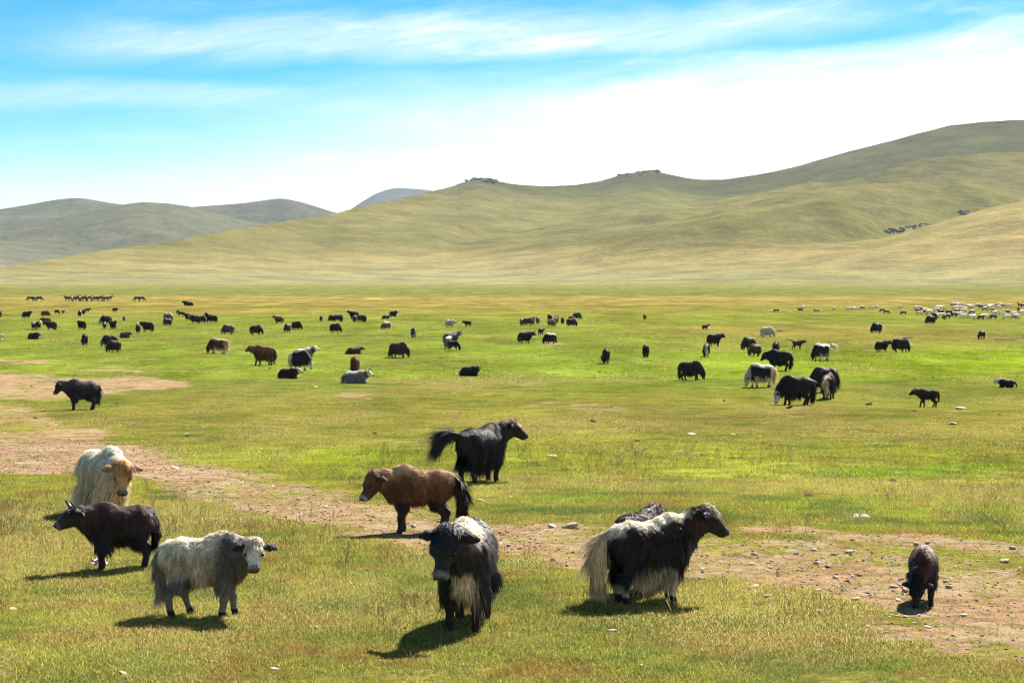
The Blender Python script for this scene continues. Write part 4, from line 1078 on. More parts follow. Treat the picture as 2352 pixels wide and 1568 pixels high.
# ------------------------------------------------------------------ sheep, goats and horses far out
def sheep_prims(kind):
    P = Prims(); fl = kind.startswith('sheep'); gz = kind.endswith('graze')
    R = .235 if fl else .175
    P.add((-.30, 0, .50), (.25, 0, .50), R, R, .9, .06, 0)
    P.add((-.42, 0, .46), (-.38, 0, .40), .13, .12, 1.2, .05, 0)
    if gz:
        P.add((.32, 0, .50), (.52, 0, .22), .15, .08, .8, .05, 5); P.add((.52, 0, .22), (.60, 0, .06), .075, .045, 1, .03, 2); hp = np.array([.52, 0, .22])
    else:
        P.add((.32, 0, .52), (.48, 0, .74), .15, .09, .8, .05, 5); P.add((.48, 0, .78), (.66, 0, .70), .080, .048, 1, .03, 2); hp = np.array([.48, 0, .78])
    for s in (1, -1):
        P.add(hp + [0, .05 * s, .02], hp + [-.03, .14 * s, -.01], .03, .025, 1, .02, 4)
        P.add((.26, .10 * s, .35), (.27, .10 * s, .03), .055, .032, 1, .04, 1); P.add((-.30, .10 * s, .38), (-.34, .10 * s, .03), .065, .032, 1, .04, 1)
    return P.L
def horse_prims(kind):
    P = Prims(); gz = kind.endswith('graze')
    P.add((-.55, 0, 1.08), (.40, 0, 1.06), .29, .29, .85, .1, 0); P.add((-.62, 0, 1.12), (-.45, 0, 1.05), .28, .28, .9, .1, 0); P.add((.40, 0, 1.12), (.52, 0, 1.0), .27, .24, .8, .1, 0)
    if gz:
        P.add((.52, 0, 1.15), (.98, 0, .62), .22, .13, .6, .08, 5); P.add((.98, 0, .60), (1.14, 0, .14), .12, .065, .9, .05, 2); hp = np.array([.96, 0, .62])
    else:
        P.add((.52, 0, 1.18), (.85, 0, 1.55), .22, .13, .6, .08, 5); P.add((.85, 0, 1.58), (1.22, 0, 1.36), .12, .065, .9, .05, 2); hp = np.array([.82, 0, 1.62])
    P.add((-.84, 0, 1.15), (-.98, 0, .6), .05, .07, 1, .04, 3)
    for s in (1, -1):
        P.add((.42, .14 * s, .85), (.44, .14 * s, .45), .12, .06, 1, .06, 1); P.add((.44, .14 * s, .45), (.42, .14 * s, .04), .055, .055, 1, .04, 1)
        P.add((-.58, .15 * s, .95), (-.55, .15 * s, .65), .2, .12, .8, .08, 1); P.add((-.55, .15 * s, .65), (-.72, .15 * s, .48), .10, .06, 1, .05, 1); P.add((-.72, .15 * s, .48), (-.66, .15 * s, .04), .055, .055, 1, .04, 1)
    return P.L
SM = {}
def small_mesh(kind, colour, head, name):
    k = (kind, colour)
    if k not in SM:
        L = horse_prims(kind) if kind.startswith('horse') else sheep_prims(kind)
        V, F = surface_nets(L, .07 if kind.startswith('horse') else .042, lump=.02 if kind.startswith('sheep') else 0, seed=len(SM) + 3)
        reg = nearest_region(L, V)
        C = np.array(colour)[None] * np.ones((len(V), 1)); hm = (reg == 2) | (reg == 4) | ((reg == 1) & (V[:, 2] < .35)) | (reg == 3)
        C[hm] = head
        C = C * (.85 + .3 * fbm(V[:, 0] * 9, V[:, 2] * 9 + V[:, 1] * 9, 3, 5))[:, None]
        SM[k] = set_mesh(name, V, [F], HIDE if kind.startswith('horse') else FUR, True, C)
    return SM[k]
def small(name, kind, colour, head, u, v, heading, size, label, cat, group=None):
    pos = at(u, v); me = small_mesh(kind, colour, head, name)
    o = link(name, me); o.location = (pos[0], pos[1], pos[2] - .01); o.rotation_euler = (0, 0, D2R(heading)); o.scale = (size,) * 3
    o['label'] = label; o['category'] = cat
    if group: o['group'] = group
KINDS = {'w': ((.80, .70, .54), (.45, .38, .29)), 'g': ((.42, .385, .33), (.12, .10, .09)), 'b': ((.15, .075, .04), (.07, .035, .02)), 'd': ((.04, .03, .028), (.025, .02, .02))}
SG = 'sheep and goats of the flock on the right'
WORD = {'w': 'white sheep', 'g': 'dark-headed greyish sheep', 'b': 'brown goat', 'd': 'dark goat'}
lone = [(1783, 717, 'b', 200, 'small dark goat alone left of the first white sheep'), (1838, 716, 'd', 150, 'dark goat touching the leftmost white sheep'), (1844, 709.5, 'w', 20, 'leftmost white sheep, with a dark goat at its side'),
        (1875, 717.5, 'g', 10, 'grey-white sheep grazing left of the single upright white one'), (1915, 713, 'w', 90, 'white sheep seen end-on, alone between two gaps'),
        (1949, 713, 'w', 170, 'white sheep at the left end of the sparse row'), (1961, 713, 'w', 200, 'second white sheep of the sparse row'), (1972, 713, 'w', 80, 'white sheep seen end-on in the sparse row'),
        (1980, 710.5, 'g', 10, 'greyish sheep side-on, last of the first four in the sparse row'), (2001, 710, 'w', 160, 'white sheep with a dark head, left of a similar one in the sparse row'), (2014, 709, 'w', 190, 'white sheep with a dark head, right end of the sparse row'),
        (2068, 709, 'w', 120, 'white sheep standing apart just left of the flock'), (2027, 717, 'b', 185, 'brown goat at the left of a brown pair in front of the row'), (2036, 721, 'b', 0, 'brown goat at the right of a brown pair in front of the row'),
        (2075, 723, 'b', 175, 'brown goat grazing alone in front of the flock')]
for (u, v, c, hd, lab) in lone:
    small('sheep' if c in 'wg' else 'goat', ('sheep_' if c in 'wg' else 'goat_') + ('graze' if hd != 150 else 'up'), *KINDS[c], u, v, hd, 1.0, lab, 'sheep' if c in 'wg' else 'goat')
flock = [(310,425,'w'),(378,430,'w'),(350,480,'d'),(370,525,'w'),(463,470,'w'),(470,510,'b'),(525,480,'w'),(560,500,'w'),(705,420,'w'),(740,430,'w'),(795,415,'w'),(685,470,'w'),(775,505,'d'),(775,580,'w'),
 (850,612,'b'),(885,600,'b'),(930,515,'d'),(690,600,'w'),(1000,360,'g'),(1060,350,'w'),(1100,360,'w'),(1180,350,'w'),(1185,402,'d'),(1045,430,'w'),(1100,420,'w'),(1140,420,'w'),(1085,482,'g'),(1205,490,'w'),(1030,562,'b'),
 (1100,560,'w'),(1160,545,'w'),(1200,602,'w'),(1245,577,'b'),(1285,390,'w'),(1320,400,'w'),(1355,395,'w'),(1365,512,'g'),(1365,615,'w'),(1410,610,'w'),(1450,372,'w'),(1500,375,'g'),(1545,402,'b'),(1605,447,'g'),(1665,390,'w'),
 (1700,402,'w'),(1745,390,'w'),(1755,467,'g'),(1800,372,'d'),(1870,410,'w'),(1885,372,'w'),(1935,375,'g'),(2055,380,'w'),(2270,360,'d'),(2335,372,'d'),(2250,455,'d'),(2310,525,'w'),(2035,512,'b'),(1800,532,'w'),(1850,522,'w'),
 (1770,605,'b'),(1535,612,'b'),(1605,607,'w'),(1980,562,'w'),(2020,612,'w'),(2150,552,'w'),(2155,612,'g'),(2210,602,'w'),(2340,512,'w'),(545,515,'w'),(1225,440,'w'),(1690,430,'w')]
for n, (X, Y, c) in enumerate(flock):
    hd = [0, 180, 10, 170, 200, -20, 90, 150][(n * 5) % 8]
    small('sheep' if c in 'wg' else 'goat', ('sheep_' if c in 'wg' else 'goat_') + ('up' if n % 5 == 2 else 'graze'), *KINDS[c], 2067.2 + X / 8.258, 660.4 + Y / 8.258, hd, 1.1 + .1 * rng.random(),
          WORD[c] + {'w': ' in the crowded flock towards the right picture edge', 'g': ' in the crowded flock towards the right picture edge', 'b': ' mixed into the crowded flock at the right', 'd': ' mixed into the crowded flock at the right'}[c],
          'sheep' if c in 'wg' else 'goat', SG)
BAY = ((.12, .05, .025), (.03, .018, .014)); DK = ((.035, .024, .02), (.02, .016, .014)); GH = ((.34, .31, .28), (.25, .23, .21))
for (u, v, kind, c, hd, lab) in [(69, 692.5, 'graze', BAY, 184, 'bay horse grazing at the left of a far trio'), (79.5, 692.5, 'graze', DK, 80, 'dark horse seen end-on in the middle of a far trio'), (91, 692.5, 'graze', DK, -5, 'dark horse at the right of a far trio'),
     (315, 693, 'graze', DK, 180, 'dark horse of a far pair, head to the left'), (325, 693, 'graze', DK, 2, 'dark horse of a far pair, rump to the right')]:
    small('horse', 'horse_' + kind, *c, u, v, hd, 1.0, lab, 'horse')
ORD = 'first second third fourth fifth sixth seventh eighth ninth tenth eleventh twelfth thirteenth fourteenth fifteenth sixteenth'.split()
for n, (X, c, hd) in enumerate([(905, DK, 182), (935, BAY, 175), (970, GH, 95), (1010, DK, 10), (1040, DK, 178), (1072, BAY, 80), (1105, BAY, 5), (1135, DK, 182), (1165, DK, 90), (1200, DK, 5), (1235, GH, 100), (1290, DK, 180), (1335, DK, 0), (1385, GH, 110), (1425, BAY, 182), (1468, BAY, 2)]):
    small('horse', 'horse_graze' if n % 3 else 'horse_up', *c, X / 5.851, 692 + (n % 3) * .5, hd, .98, {id(DK): 'dark horse', id(BAY): 'bay horse', id(GH): 'grey horse'}[id(c)] + ', %s from the left in the close line of horses' % ORD[n], 'horse', 'line of horses far off')
# ------------------------------------------------------------------ grass: tufts of real blades set over the sward
def blade_material(name, use_inst=True, fixed=None, trans=.5):
    m, t, out = new_mat(name)
    b = t.nodes.new('ShaderNodeAttribute'); b.attribute_name = 'bv'
    if use_inst:
        a = t.nodes.new('ShaderNodeAttribute'); a.attribute_type = 'INSTANCER'; a.attribute_name = 'gcol'; base = a.outputs['Color']
        r = t.nodes.new('ShaderNodeAttribute'); r.attribute_type = 'INSTANCER'; r.attribute_name = 'dry'; dry = r.outputs['Fac']
        straw = mixc(t, math_node(t, 'MULTIPLY', dry, math_node(t, 'GREATER_THAN', b.outputs['Fac'], 0.55)), base, (.42, .33, .12))
        col = scale_col(t, straw, mrange(t, b.outputs['Fac'], 0, 1, .62, 1.5))
    else:
        rgb = t.nodes.new('ShaderNodeRGB'); rgb.outputs[0].default_value = (*fixed, 1)
        col = scale_col(t, rgb.outputs[0], mrange(t, b.outputs['Fac'], 0, 1, .6, 1.3))
    d = t.nodes.new('ShaderNodeBsdfPrincipled'); t.links.new(col, d.inputs['Base Color']); d.inputs['Roughness'].default_value = .55; d.inputs['Specular IOR Level'].default_value = .12
    tr = t.nodes.new('ShaderNodeBsdfTranslucent'); t.links.new(col, tr.inputs[0])
    mx = t.nodes.new('ShaderNodeMixShader'); mx.inputs[0].default_value = trans
    t.links.new(d.outputs[0], mx.inputs[1]); t.links.new(tr.outputs[0], mx.inputs[2]); t.links.new(mx.outputs[0], out.inputs[0])
    return m
BLADE = blade_material('grass_blade')
def blades(n, rad, hlo, hhi, w, lean, seed):
    r = np.random.default_rng(seed)
    q = rad * np.sqrt(r.random(n)); a = r.random(n) * 6.283
    p = np.stack([q * np.cos(a), q * np.sin(a), np.zeros(n) - .01], -1)
    h = (hlo + (hhi - hlo) * r.random(n) ** 1.5)[:, None]
    la = r.random(n) * 6.283; ld = np.stack([np.cos(la), np.sin(la), np.zeros(n)], -1) * (lean * (.3 + r.random(n)))[:, None]
    wa = r.random(n) * 3.1416; wd = np.stack([np.cos(wa), np.sin(wa), np.zeros(n)], -1) * (w * (.6 + .8 * r.random(n)))[:, None]
    up = np.array([0, 0, 1.0])
    m = p + up * h * .55 + ld * h * .35; tip = p + up * h * .95 + ld * h
    V = np.stack([p - wd, p + wd, m - wd * .7, m + wd * .7, tip], 1).reshape(-1, 3)
    i = np.arange(n)[:, None] * 5
    return V, i + np.array([[0, 1, 3, 2]]), i + np.array([[2, 3, 4]]), np.repeat(r.random(n), 5)
def source_collection(name, meshes):
    c = bpy.data.collections.new(name)
    for k, me in enumerate(meshes):
        c.objects.link(bpy.data.objects.new('%s_%02d' % (name, k), me))
    return c
def scatter(name, pos, attrs, coll, nvar, kind='stuff', label=None, cat=None):
    me = set_mesh(name, pos, [], None, False, None, attrs)
    o = link(name, me, kind=kind)
    if label: o['label'] = label; o['category'] = cat
    g = bpy.data.node_groups.new(name, 'GeometryNodeTree')
    g.interface.new_socket('Geometry', in_out='INPUT', socket_type='NodeSocketGeometry'); g.interface.new_socket('Geometry', in_out='OUTPUT', socket_type='NodeSocketGeometry')
    gi = g.nodes.new('NodeGroupInput'); go = g.nodes.new('NodeGroupOutput')
    ci = g.nodes.new('GeometryNodeCollectionInfo'); ci.inputs['Collection'].default_value = coll; ci.inputs['Separate Children'].default_value = True; ci.inputs['Reset Children'].default_value = True
    ip = g.nodes.new('GeometryNodeInstanceOnPoints'); ip.inputs['Pick Instance'].default_value = True
    def na(nm, ty):
        n = g.nodes.new('GeometryNodeInputNamedAttribute'); n.data_type = ty; n.inputs['Name'].default_value = nm
        return [s for s in n.outputs if s.enabled and s.name == 'Attribute'][0]
    g.links.new(gi.outputs[0], ip.inputs['Points']); g.links.new(ci.outputs[0], ip.inputs['Instance'])
    g.links.new(na('vid', 'INT'), ip.inputs['Instance Index'])
    cx = g.nodes.new('ShaderNodeCombineXYZ'); g.links.new(na('rz', 'FLOAT'), cx.inputs[2]); g.links.new(cx.outputs[0], ip.inputs['Rotation'])
    g.links.new(na('scl', 'FLOAT'), ip.inputs['Scale'])
    g.links.new(ip.outputs[0], go.inputs[0])
    md = o.modifiers.new('scatter', 'NODES'); md.node_group = g
    return o
def wedge(n, d0, d1, r, power=1.0):
    d = np.sqrt(d0 ** 2 + (d1 ** 2 - d0 ** 2) * r.random(n) ** power)
    a = (r.random(n) - .5) * 2 * math.radians(16.2)
    return d * np.sin(a), d * np.cos(a)
def grass():
    r = np.random.default_rng(77)
    tufts = [set_mesh('tuft', *(lambda q: (q[0], [q[1], q[2]]))(b), BLADE, False, None, {'bv': b[3]}) for b in
             [blades(44, .16, .018, .055, .0042, .8, 1), blades(40, .15, .018, .062, .0042, .7, 2), blades(48, .17, .015, .045, .0044, 1.0, 3), blades(30, .11, .025, .09, .0038, .6, 4)]]
    c1 = source_collection('grass_tuft', tufts)
    rough = [set_mesh('tuft', *(lambda q: (q[0], [q[1], q[2]]))(b), BLADE, False, None, {'bv': b[3]}) for b in
             [blades(60, .45, .016, .060, .0080, .8, 11), blades(56, .42, .016, .075, .0080, .7, 12), blades(64, .5, .014, .050, .0085, .9, 13)]]
    c2 = source_collection('grass_clump', rough)
    tall = [set_mesh('tuft', *(lambda q: (q[0], [q[1], q[2]]))(b), BLADE, False, None, {'bv': b[3]}) for b in
            [blades(44, 1.1, .02, .08, .016, .8, 21), blades(40, 1.2, .03, .13, .016, .6, 22)]]
    c3 = source_collection('grass_patch', tall)
    def place(x, y, smin, smax, dens_bare, nvar, h_extra=None):
        z = ground_z(x, y); b = bare_mask(x, y, z)
        b = b + (fbm(x * 1.3, y * 1.3, 4, 201) - .5) * 1.5
        keep = r.random(len(x)) < np.clip(1 - smooth(.10, .62, b) * (1 - dens_bare), 0, 1)
        x, y, z, b = x[keep], y[keep], z[keep], b[keep]
        c = ground_colour(x, y, z) * (.55 + .9 * r.random((len(x), 1)))
        # each tuft its own tint: some straw, some fresh
        t = fbm(x * .9, y * .9, 3, 211)
        k = (smooth(.55, .8, t) * .5)[:, None]; c = c * (1 - k) + np.array([.20, .17, .05]) * k
        k = (smooth(.62, .85, fbm(x * .5, y * .4, 3, 221)) * .6)[:, None]; c = c * (1 - k) + np.array([.07, .14, .015]) * k
        k = (smooth(.56, .70, fbm(x * 1.6, y * 1.6, 3, 225)) * .8)[:, None]; c = c * (1 - k) + np.array([.16, .09, .03]) * k
        k = (smooth(.56, .72, fbm(x * .8 + 40, y * .8, 3, 227)) * .8)[:, None]; c = c * (1 - k) + np.array([.05, .085, .015]) * k
        dry = np.clip(.15 + .9 * smooth(.4, .75, fbm(x * .25, y * .16, 4, 231)) + r.normal(0, .12, len(x)), 0, 1)
        s = smin + (smax - smin) * r.random(len(x)) ** 1.6
        s = s * (1 - .45 * smooth(.15, .5, b)) * (.75 + .6 * fbm(x * .4, y * .4, 3, 241))
        return np.stack([x, y, z], -1), {'gcol': c * np.array([1.55, 1.62, 1.45]), 'dry': dry, 'scl': s, 'rz': r.random(len(x)) * 6.283, 'vid': r.integers(0, nvar, len(x))}
    x, y = wedge(92000, 19, 46, r); p, a = place(x, y, .7, 1.3, .28, 4); scatter('grass', p, a, c1, 4)
    x, y = wedge(42000, 44, 120, r, .9); p, a = place(x, y, .6, 1.2, .22, 3); scatter('grass', p, a, c2, 3)
    x, y = wedge(26000, 116, 420, r, 1.0); p, a = place(x, y, .6, 1.2, .1, 2); scatter('grass', p, a, c3, 2)
    # dry flowering stalks that stand above the sward
    def stalk_mesh(seed, n=5):
        q = np.random.default_rng(seed); Vs = []; Qs = []; o = 0; bv_ = []
        for k in range(n):
            px, py = q.normal(0, .07, 2); h = .16 + .16 * q.random(); lx, ly = q.normal(0, .25, 2) * h
            P = [np.array([px, py, 0]), np.array([px + lx * .3, py + ly * .3, h * .6]), np.array([px + lx * .7, py + ly * .7, h * .86]), np.array([px + lx, py + ly, h])]
            v, f = tube(P, [.0018, .0016, .0045, .002], 3); Vs.append(v); Qs.append(f + o); o += len(v); bv_.append(np.full(len(v), q.random()))
        return np.concatenate(Vs), np.concatenate(Qs), np.concatenate(bv_)
    SM_ = blade_material('dry_stalk', False, (.34, .22, .11), .2)
    c4 = source_collection('stalk', [set_mesh('stalk', v, [f], SM_, False, None, {'bv': b}) for v, f, b in [stalk_mesh(s) for s in (1, 2, 3)]])
    x, y = wedge(2600, 19.5, 60, r)
    k = fbm(x * .22, y * .22, 3, 251) + .25 * r.random(len(x)) > .60; x, y = x[k], y[k]
    p, a = place(x, y, .7, 1.3, .02, 3)
    scatter('dry_stalks', p, a, c4, 3)
grass()

# ------------------------------------------------------------------ stones
def stone_mesh(seed, flat=.55, ang=.35, sub=2):
    import bmesh
    bm = bmesh.new(); bmesh.ops.create_icosphere(bm, subdivisions=sub, radius=.5)
    q = np.random.default_rng(seed)
    for _ in range(7):      # knock flat faces off
        n = Vector(q.normal(0, 1, 3)).normalized(); d = .26 + .16 * q.random()
        for v in bm.verts:
            k = v.co.dot(n)
            if k > d: v.co -= n * (k - d)
    for v in bm.verts:
        v.co *= 1 + ang * .25 * (q.random() - .5)
        v.co.z *= flat
    me = bpy.data.meshes.new('stone'); bm.to_mesh(me); bm.free()
    return me
STONE = plain_material('stone', (.33, .245, .185), .9, .35, 6, .2); PALE = plain_material('pale_stone', (.50, .44, .36), .9, .25, 6, .2)
PINK = plain_material('pink_stone', (.46, .31, .25), .9, .25, 5, .2); DUNG = plain_material('dung', (.045, .032, .022), .95, .4, 15, .1); DARKROCK = plain_material('dark_rock', (.10, .085, .07), .95, .4, .25, .1)
def stones():
    r = np.random.default_rng(5)
    var = []
    for k in range(5):
        for m in (STONE, PALE, PINK):
            me = stone_mesh(k * 3 + 1, .45 + .1 * k); me.materials.append(m); var.append(me)
    def st(name, me, u, v, size, squash, label, group=None, cat='stone', sink=.3):
        p = at(u, v); o = link(name, me, label=label, category=cat)
        if group: o['group'] = group
        o.location = (p[0], p[1], p[2] + size * squash * .25 * (1 - sink)); o.scale = (size, size * .75, size * squash); o.rotation_euler = (r.normal(0, .15), r.normal(0, .15), r.random() * 6.28)
    for (u, v, s, q, k, lab) in [
        (1106, 1152, .22, .6, 2, 'flat pink stone block lying behind the white-maned yak'), (1122, 1143, .24, .35, 8, 'thin pink slab resting on a pink block'), (1312, 1212, .27, .9, 5, 'largest pinkish boulder beside the track edge, left of the cream tail'),
        (1268, 1211, .22, .7, 4, 'pale crumbly stone just left of the largest pinkish boulder'), (405, 1075, .40, .22, 0, 'long flat slab at the grassy edge of the track'), (1590, 998, .34, .4, 4, 'pale stone alone in the middle meadow'),
        (1683, 999, .22, .5, 1, 'small pale stone right of another pale one in the middle meadow'), (2206, 940, .6, .5, 2, 'pale pinkish stone on the grass right of the walking calf'), (2190, 974, .5, .3, 7, 'slanting pale stone below the walking calf'),
        (425, 998, .26, .5, 4, 'white stone lying alone above the track'), (1270, 1048, .34, .3, 1, 'low pale stone cluster in the meadow right of the flung tail'), (725, 890, .4, .5, 2, 'tan stone below the lying white-faced yak'),
        (1195, 867, .4, .5, 8, 'tan stone right of the yak lying alone'), (30, 1400, .15, .5, 2, 'pinkish stone in the lower left grass'), (283, 1546, .16, .4, 5, 'pale stone at the bottom edge below the grey yak'),
        (727, 1441, .12, .5, 8, 'pinkish stone in the grass between the grey yak and the white-maned yak'), (1406, 1449, .13, .5, 2, 'brownish stone in the grass below the black and white yak'), (490, 1519, .12, .4, 5, 'small tan stone near the bottom edge'),
        (632, 1537, .13, .5, 4, 'pale stone near the bottom edge right of a small tan one'), (1730, 1352, .2, .6, 2, 'reddish stone on the track right of the black and white yak'), (1762, 1372, .16, .7, 0, 'upright grey stone at the grassy lower edge of the track'),
        (1950, 1269, .17, .8, 5, 'round pinkish stone on the upper part of the stony track'), (1869, 1264, .15, .6, 8, 'flat-topped reddish stone left of a round pinkish one'), (2104, 1252, .16, 1.0, 0, 'small dark pointed stone on the narrow upper track'),
        (2052, 1349, .16, .6, 2, 'orange-tinted flat stone left of the brown calf'), (2078, 1358, .15, .7, 8, 'second orange-tinted stone, nearer the brown calf'), (1965, 1376, .17, .5, 4, 'pale flat stone at the lower grass edge of the track'),
        (1884, 1403, .13, .4, 1, 'small cream stone in grass below the track'), (2307, 1290, .25, .5, 0, 'grey stone right of the brown calf near the picture edge'), (2130, 1440, .14, .4, 2, 'pinkish stone below the brown calf'), (1445, 1262, .18, .4, 4, 'pale stone left of the cream tail on the track')]:
        st('stone', var[k], u, v, s, q, lab)
    n = 0
    while n < 235:
        t = r.random(); 
        if t < .75: u = 330 + 1900 * r.random(); v = float(np.interp(u, [330, 780, 1150, 1450, 1850, 2200], [1068, 1175, 1245, 1275, 1305, 1380])) + r.normal(0, 28 + u * .012)
        else: u = 1250 + 1080 * r.random(); v = 1260 + 160 * r.random()
        x, y, z = at(u, v)
        if bare_mask(np.array([x]), np.array([y]), np.array([z]))[0] < .25: continue
        st('stone', var[r.integers(0, len(var))], u, v, .045 + .10 * r.random() ** 2.4, .5 + .5 * r.random(), 'small stone scattered on the bare reddish track', 'stones scattered on the track'); n += 1
    # gravel and crumbs of soil on the track, dung crumbs over the grass
    rub = []
    for k in range(4):
        me = stone_mesh(60 + k, .6, .5, 1); me.materials.append((STONE, PINK, PALE, DUNG)[k]); rub.append(me)
    c = source_collection('gravel', rub)
    x, y = wedge(95000, 22, 66, r); z = ground_z(x, y); b = bare_mask(x, y, z)
    k = r.random(len(x)) < smooth(.2, .6, b) * .85 + .012; x, y, z = x[k], y[k], z[k]
    scatter('gravel', np.stack([x, y, z], -1), {'scl': .016 + .055 * r.random(len(x)) ** 3, 'rz': r.random(len(x)) * 6.28, 'vid': r.choice(4, len(x), p=[.36, .18, .08, .38])}, c, 4)
    x, y = wedge(1500, 60, 260, r); z = ground_z(x, y); b = bare_mask(x, y, z)
    scatter('gravel', np.stack([x, y, z], -1), {'scl': .05 + .22 * r.random(len(x)) ** 3, 'rz': r.random(len(x)) * 6.28, 'vid': r.choice(4, len(x), p=[.25, .15, .2, .4])}, c, 4)
    # dung heaps one can tell apart
    for (u, v, s, lab) in [(155, 894, .55, 'dark dung heap on the reddish patch left of the horned yak'), (1811, 938, .5, 'dark dung heap right below the nearest grazing yak'), (1996, 930, .5, 'dark dung heap alone between the yak group and the calf'),
                           (1465, 1013, .22, 'small dark dung pat in the meadow'), (1860, 1140, .3, 'dark dung pat above the stony track'), (2050, 1105, .26, 'dark dung lump on the bright green strip'), (1118, 1008, .2, 'dung pat right of the flung-tail yak'),
                           (1365, 970, .4, 'dark dung pat in the middle of the meadow')]:
        me = stone_mesh(int(u), .5, .8); me.materials.append(DUNG); st('dung', me, u, v, s, .5, lab, None, 'dung')
stones()

# ------------------------------------------------------------------ white specks: small flowers and scraps in the grass
def flowers():
    r = np.random.default_rng(9)
    m, t, out = new_mat('petal'); p = t.nodes.new('ShaderNodeBsdfPrincipled'); p.inputs['Base Color'].default_value = (.70, .68, .66, 1); p.inputs['Roughness'].default_value = .7; t.links.new(p.outputs[0], out.inputs[0])
    V = []; F = []; o = 0
    for k in range(5):
        a = k * 1.257; c = np.array([math.cos(a), math.sin(a), .1]); s = np.array([-math.sin(a), math.cos(a), 0])
        V += [np.array([0, 0, .09]), c * .5 + s * .22 + [0, 0, .1], c + [0, 0, .12], c * .5 - s * .22 + [0, 0, .1]]; F.append([o, o + 1, o + 2, o + 3]); o += 4
    me = set_mesh('flower', np.array(V), [np.array(F)], m)
    c = source_collection('flower', [me])
    x, y = wedge(500, 40, 150, r); k = fbm(x * .08, y * .08, 3, 261) > .5; x, y = x[k], y[k]; z = ground_z(x, y) + .05
    scatter('white_flowers', np.stack([x, y, z], -1), {'scl': .02 + .035 * r.random(len(x)), 'rz': r.random(len(x)) * 6.28, 'vid': np.zeros(len(x), int)}, c, 1)
    # one yellow flower near the bottom edge
    pos = at(1470, 1548); e = bpy.data.objects.new('yellow_flower', None); COL.objects.link(e); e.location = pos; e['label'] = 'single yellow flower in the grass near the bottom edge'; e['category'] = 'flower'
    ym = plain_material('yellow_petal', (.75, .42, .01), .6, .1); gm = plain_material('flower_stem', (.10, .15, .03), .7, .1)
    v, f = tube([(0, 0, 0), (.005, 0, .05), (.01, 0, .10)], [.002, .002, .002], 4); link('stem', set_mesh('stem', v, [f], gm), e)
    v, f = ball((.01, 0, .105), .022, 8, 4, (1, 1, .5)); link('blossom', set_mesh('blossom', v, [f], ym, True), e)
flowers()

# ------------------------------------------------------------------ plastic bag by the black yak, rope on the large brown yak
def litter():
    m, t, out = new_mat('plastic'); p = t.nodes.new('ShaderNodeBsdfPrincipled'); g = t.nodes.new('ShaderNodeTexCoord')
    c = mixc(t, mrange(t, noise(t, g.outputs['Object'], 9, 3), .45, .55), (.62, .22, .22), (.70, .68, .78)); t.links.new(c, p.inputs['Base Color']); p.inputs['Roughness'].default_value = .3; t.links.new(p.outputs[0], out.inputs[0])
    r = np.random.default_rng(3); n = 14
    gx, gy = np.meshgrid(np.linspace(-.14, .14, n), np.linspace(-.09, .09, n), indexing='ij')
    z = .02 + .13 * fbm(gx * 22, gy * 22, 3, 5) * np.clip(1.2 - (gx / .14) ** 2 - (gy / .09) ** 2, .1, 1)
    V = np.stack([gx + (fbm(gx * 30, gy * 30, 2, 8) - .5) * .05, gy + (fbm(gx * 30 + 5, gy * 30, 2, 9) - .5) * .05, z], -1).reshape(-1, 3)
    i, j = np.meshgrid(np.arange(n - 1), np.arange(n - 1), indexing='ij'); F = np.stack([i * n + j, (i + 1) * n + j, (i + 1) * n + j + 1, i * n + j + 1], -1).reshape(-1, 4)
    o = link('plastic_bag', set_mesh('plastic_bag', V, [F], m), label='crumpled pink and white plastic bag between the forelegs of the black yak', category='litter'); o.location = at(226, 1296)
    o = link('plastic_bag', set_mesh('plastic_bag', V * [1.3, 1.2, .6], [F], PALE), label='white scrap lying in the meadow above the narrow upper track', category='litter'); o.location = at(1975, 1187)
    y = [o for o in bpy.data.objects if o.get('label', '').startswith('large brown long-haired yak')][0]
    v, f = tube([(.74, .16, 1.12), (.80, .17, .98), (.80, .10, .86), (.82, .04, .78), (.80, .0, .66), (.84, -.02, .56), (.92, -.03, .52)], [.012] * 7, 5)
    link('halter_rope', set_mesh('halter_rope', v, [f], plain_material('rope', (.05, .04, .035), .9), True), y)
litter()

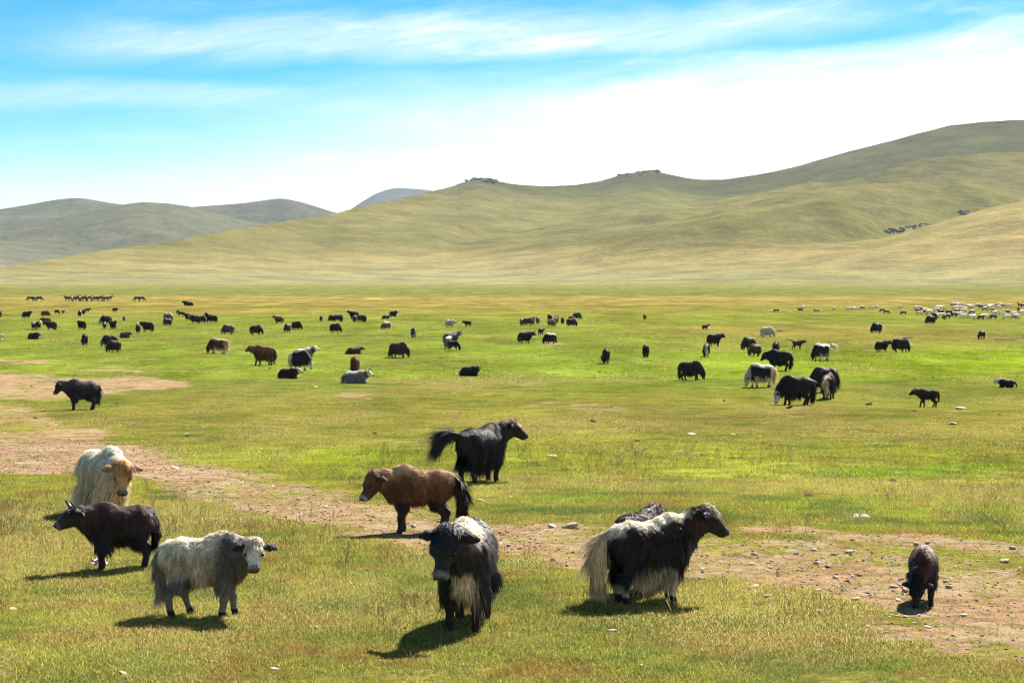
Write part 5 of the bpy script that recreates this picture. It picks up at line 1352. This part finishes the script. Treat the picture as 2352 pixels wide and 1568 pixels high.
# ------------------------------------------------------------------ marsh puddles
def puddles():
    m, t, out = new_mat('water'); p = t.nodes.new('ShaderNodeBsdfPrincipled'); p.inputs['Base Color'].default_value = (.03, .035, .03, 1); p.inputs['Roughness'].default_value = .06; p.inputs['IOR'].default_value = 1.33
    t.links.new(p.outputs[0], out.inputs[0])
    for k, (u0, u1, v, hh) in enumerate([(1783, 1806, 759, 1.5), (1802, 1814, 780, 1.2), (2080, 2098, 775, 1.3), (2282, 2335, 779, 1.6), (1942, 1952, 770, 1.0), (2190, 2206, 782, 1.0), (2240, 2262, 656, 1.0)]):
        n = 26; a = np.arange(n) * 2 * math.pi / n
        rr = .75 + .5 * vnoise(np.cos(a) * 2 + k * 7 + 10, np.sin(a) * 2 + 10, 3)
        us = (u0 + u1) / 2 + (u1 - u0) / 2 * np.cos(a) * rr; vs = v + hh * np.sin(a) * rr
        P = np.array([at(uu, vv) for uu, vv in zip(us, vs)])
        zc = P[:, 2].max() + .06; P[:, 2] = zc
        c = P.mean(0); V = np.vstack([P, c]); i = np.arange(n)
        link('water', set_mesh('water', V, [np.stack([(i + 1) % n, i, np.full(n, n)], -1)[:, ::-1]], m), kind='structure')
puddles()

# ------------------------------------------------------------------ rock outcrops on the hills
def outcrops():
    r = np.random.default_rng(31)
    def crag(pts, size, label, jitter=1.0):
        import bmesh
        Vs = []; Fs = []; o = 0
        e = bpy.data.objects.new('rock_outcrop', None); COL.objects.link(e)
        P0 = hill_point(*pts[0]); e.location = P0; e['label'] = label; e['category'] = 'rock outcrop'; e['group'] = 'dark rock outcrops on the hills'
        n = 0
        for (u, v) in pts:
            p = hill_point(u, v + 1.5)
            for _ in range(4):
                me = stone_mesh(int(r.integers(1e6)), .8, .6); s = size * (.5 + r.random())
                q = p - P0 + np.array([r.normal(0, size * .8 * jitter), r.normal(0, size * .8 * jitter), -s * .12])
                me.materials.append(DARKROCK)
                ob = link('rock', me, e); ob.location = q; ob.scale = (s * 1.4, s, s * .8); ob.rotation_euler = (r.normal(0, .2), r.normal(0, .2), r.random() * 6)
    crag([(1088, 408), (1096, 405), (1104, 405), (1112, 409), (1108, 414), (1118, 417), (1126, 414)], 12, 'dark crag on the rounded top left of the middle of the ridge')
    crag([(1428, 398), (1434, 396), (1440, 395)], 9, 'small dark crag on the left shoulder of the second ridge top')
    crag([(1462, 393), (1470, 391), (1482, 389), (1490, 388), (1500, 388), (1475, 397), (1466, 404)], 10, 'dark crag along the second ridge top')
    crag([(2030, 533), (2042, 530), (2052, 528), (2064, 526), (2072, 525)], 8, 'dark eroded bank low on the right slope, the longer one')
    crag([(2090, 521), (2105, 519), (2120, 517), (2134, 515)], 6, 'thin dark eroded bank right of the longer one')
    crag([(2200, 491), (2208, 492), (2216, 490)], 7, 'small dark bank high in the right gully')
    crag([(2296, 283), (2300, 282)], 5, 'tiny rock on the skyline of the highest hill')
outcrops()
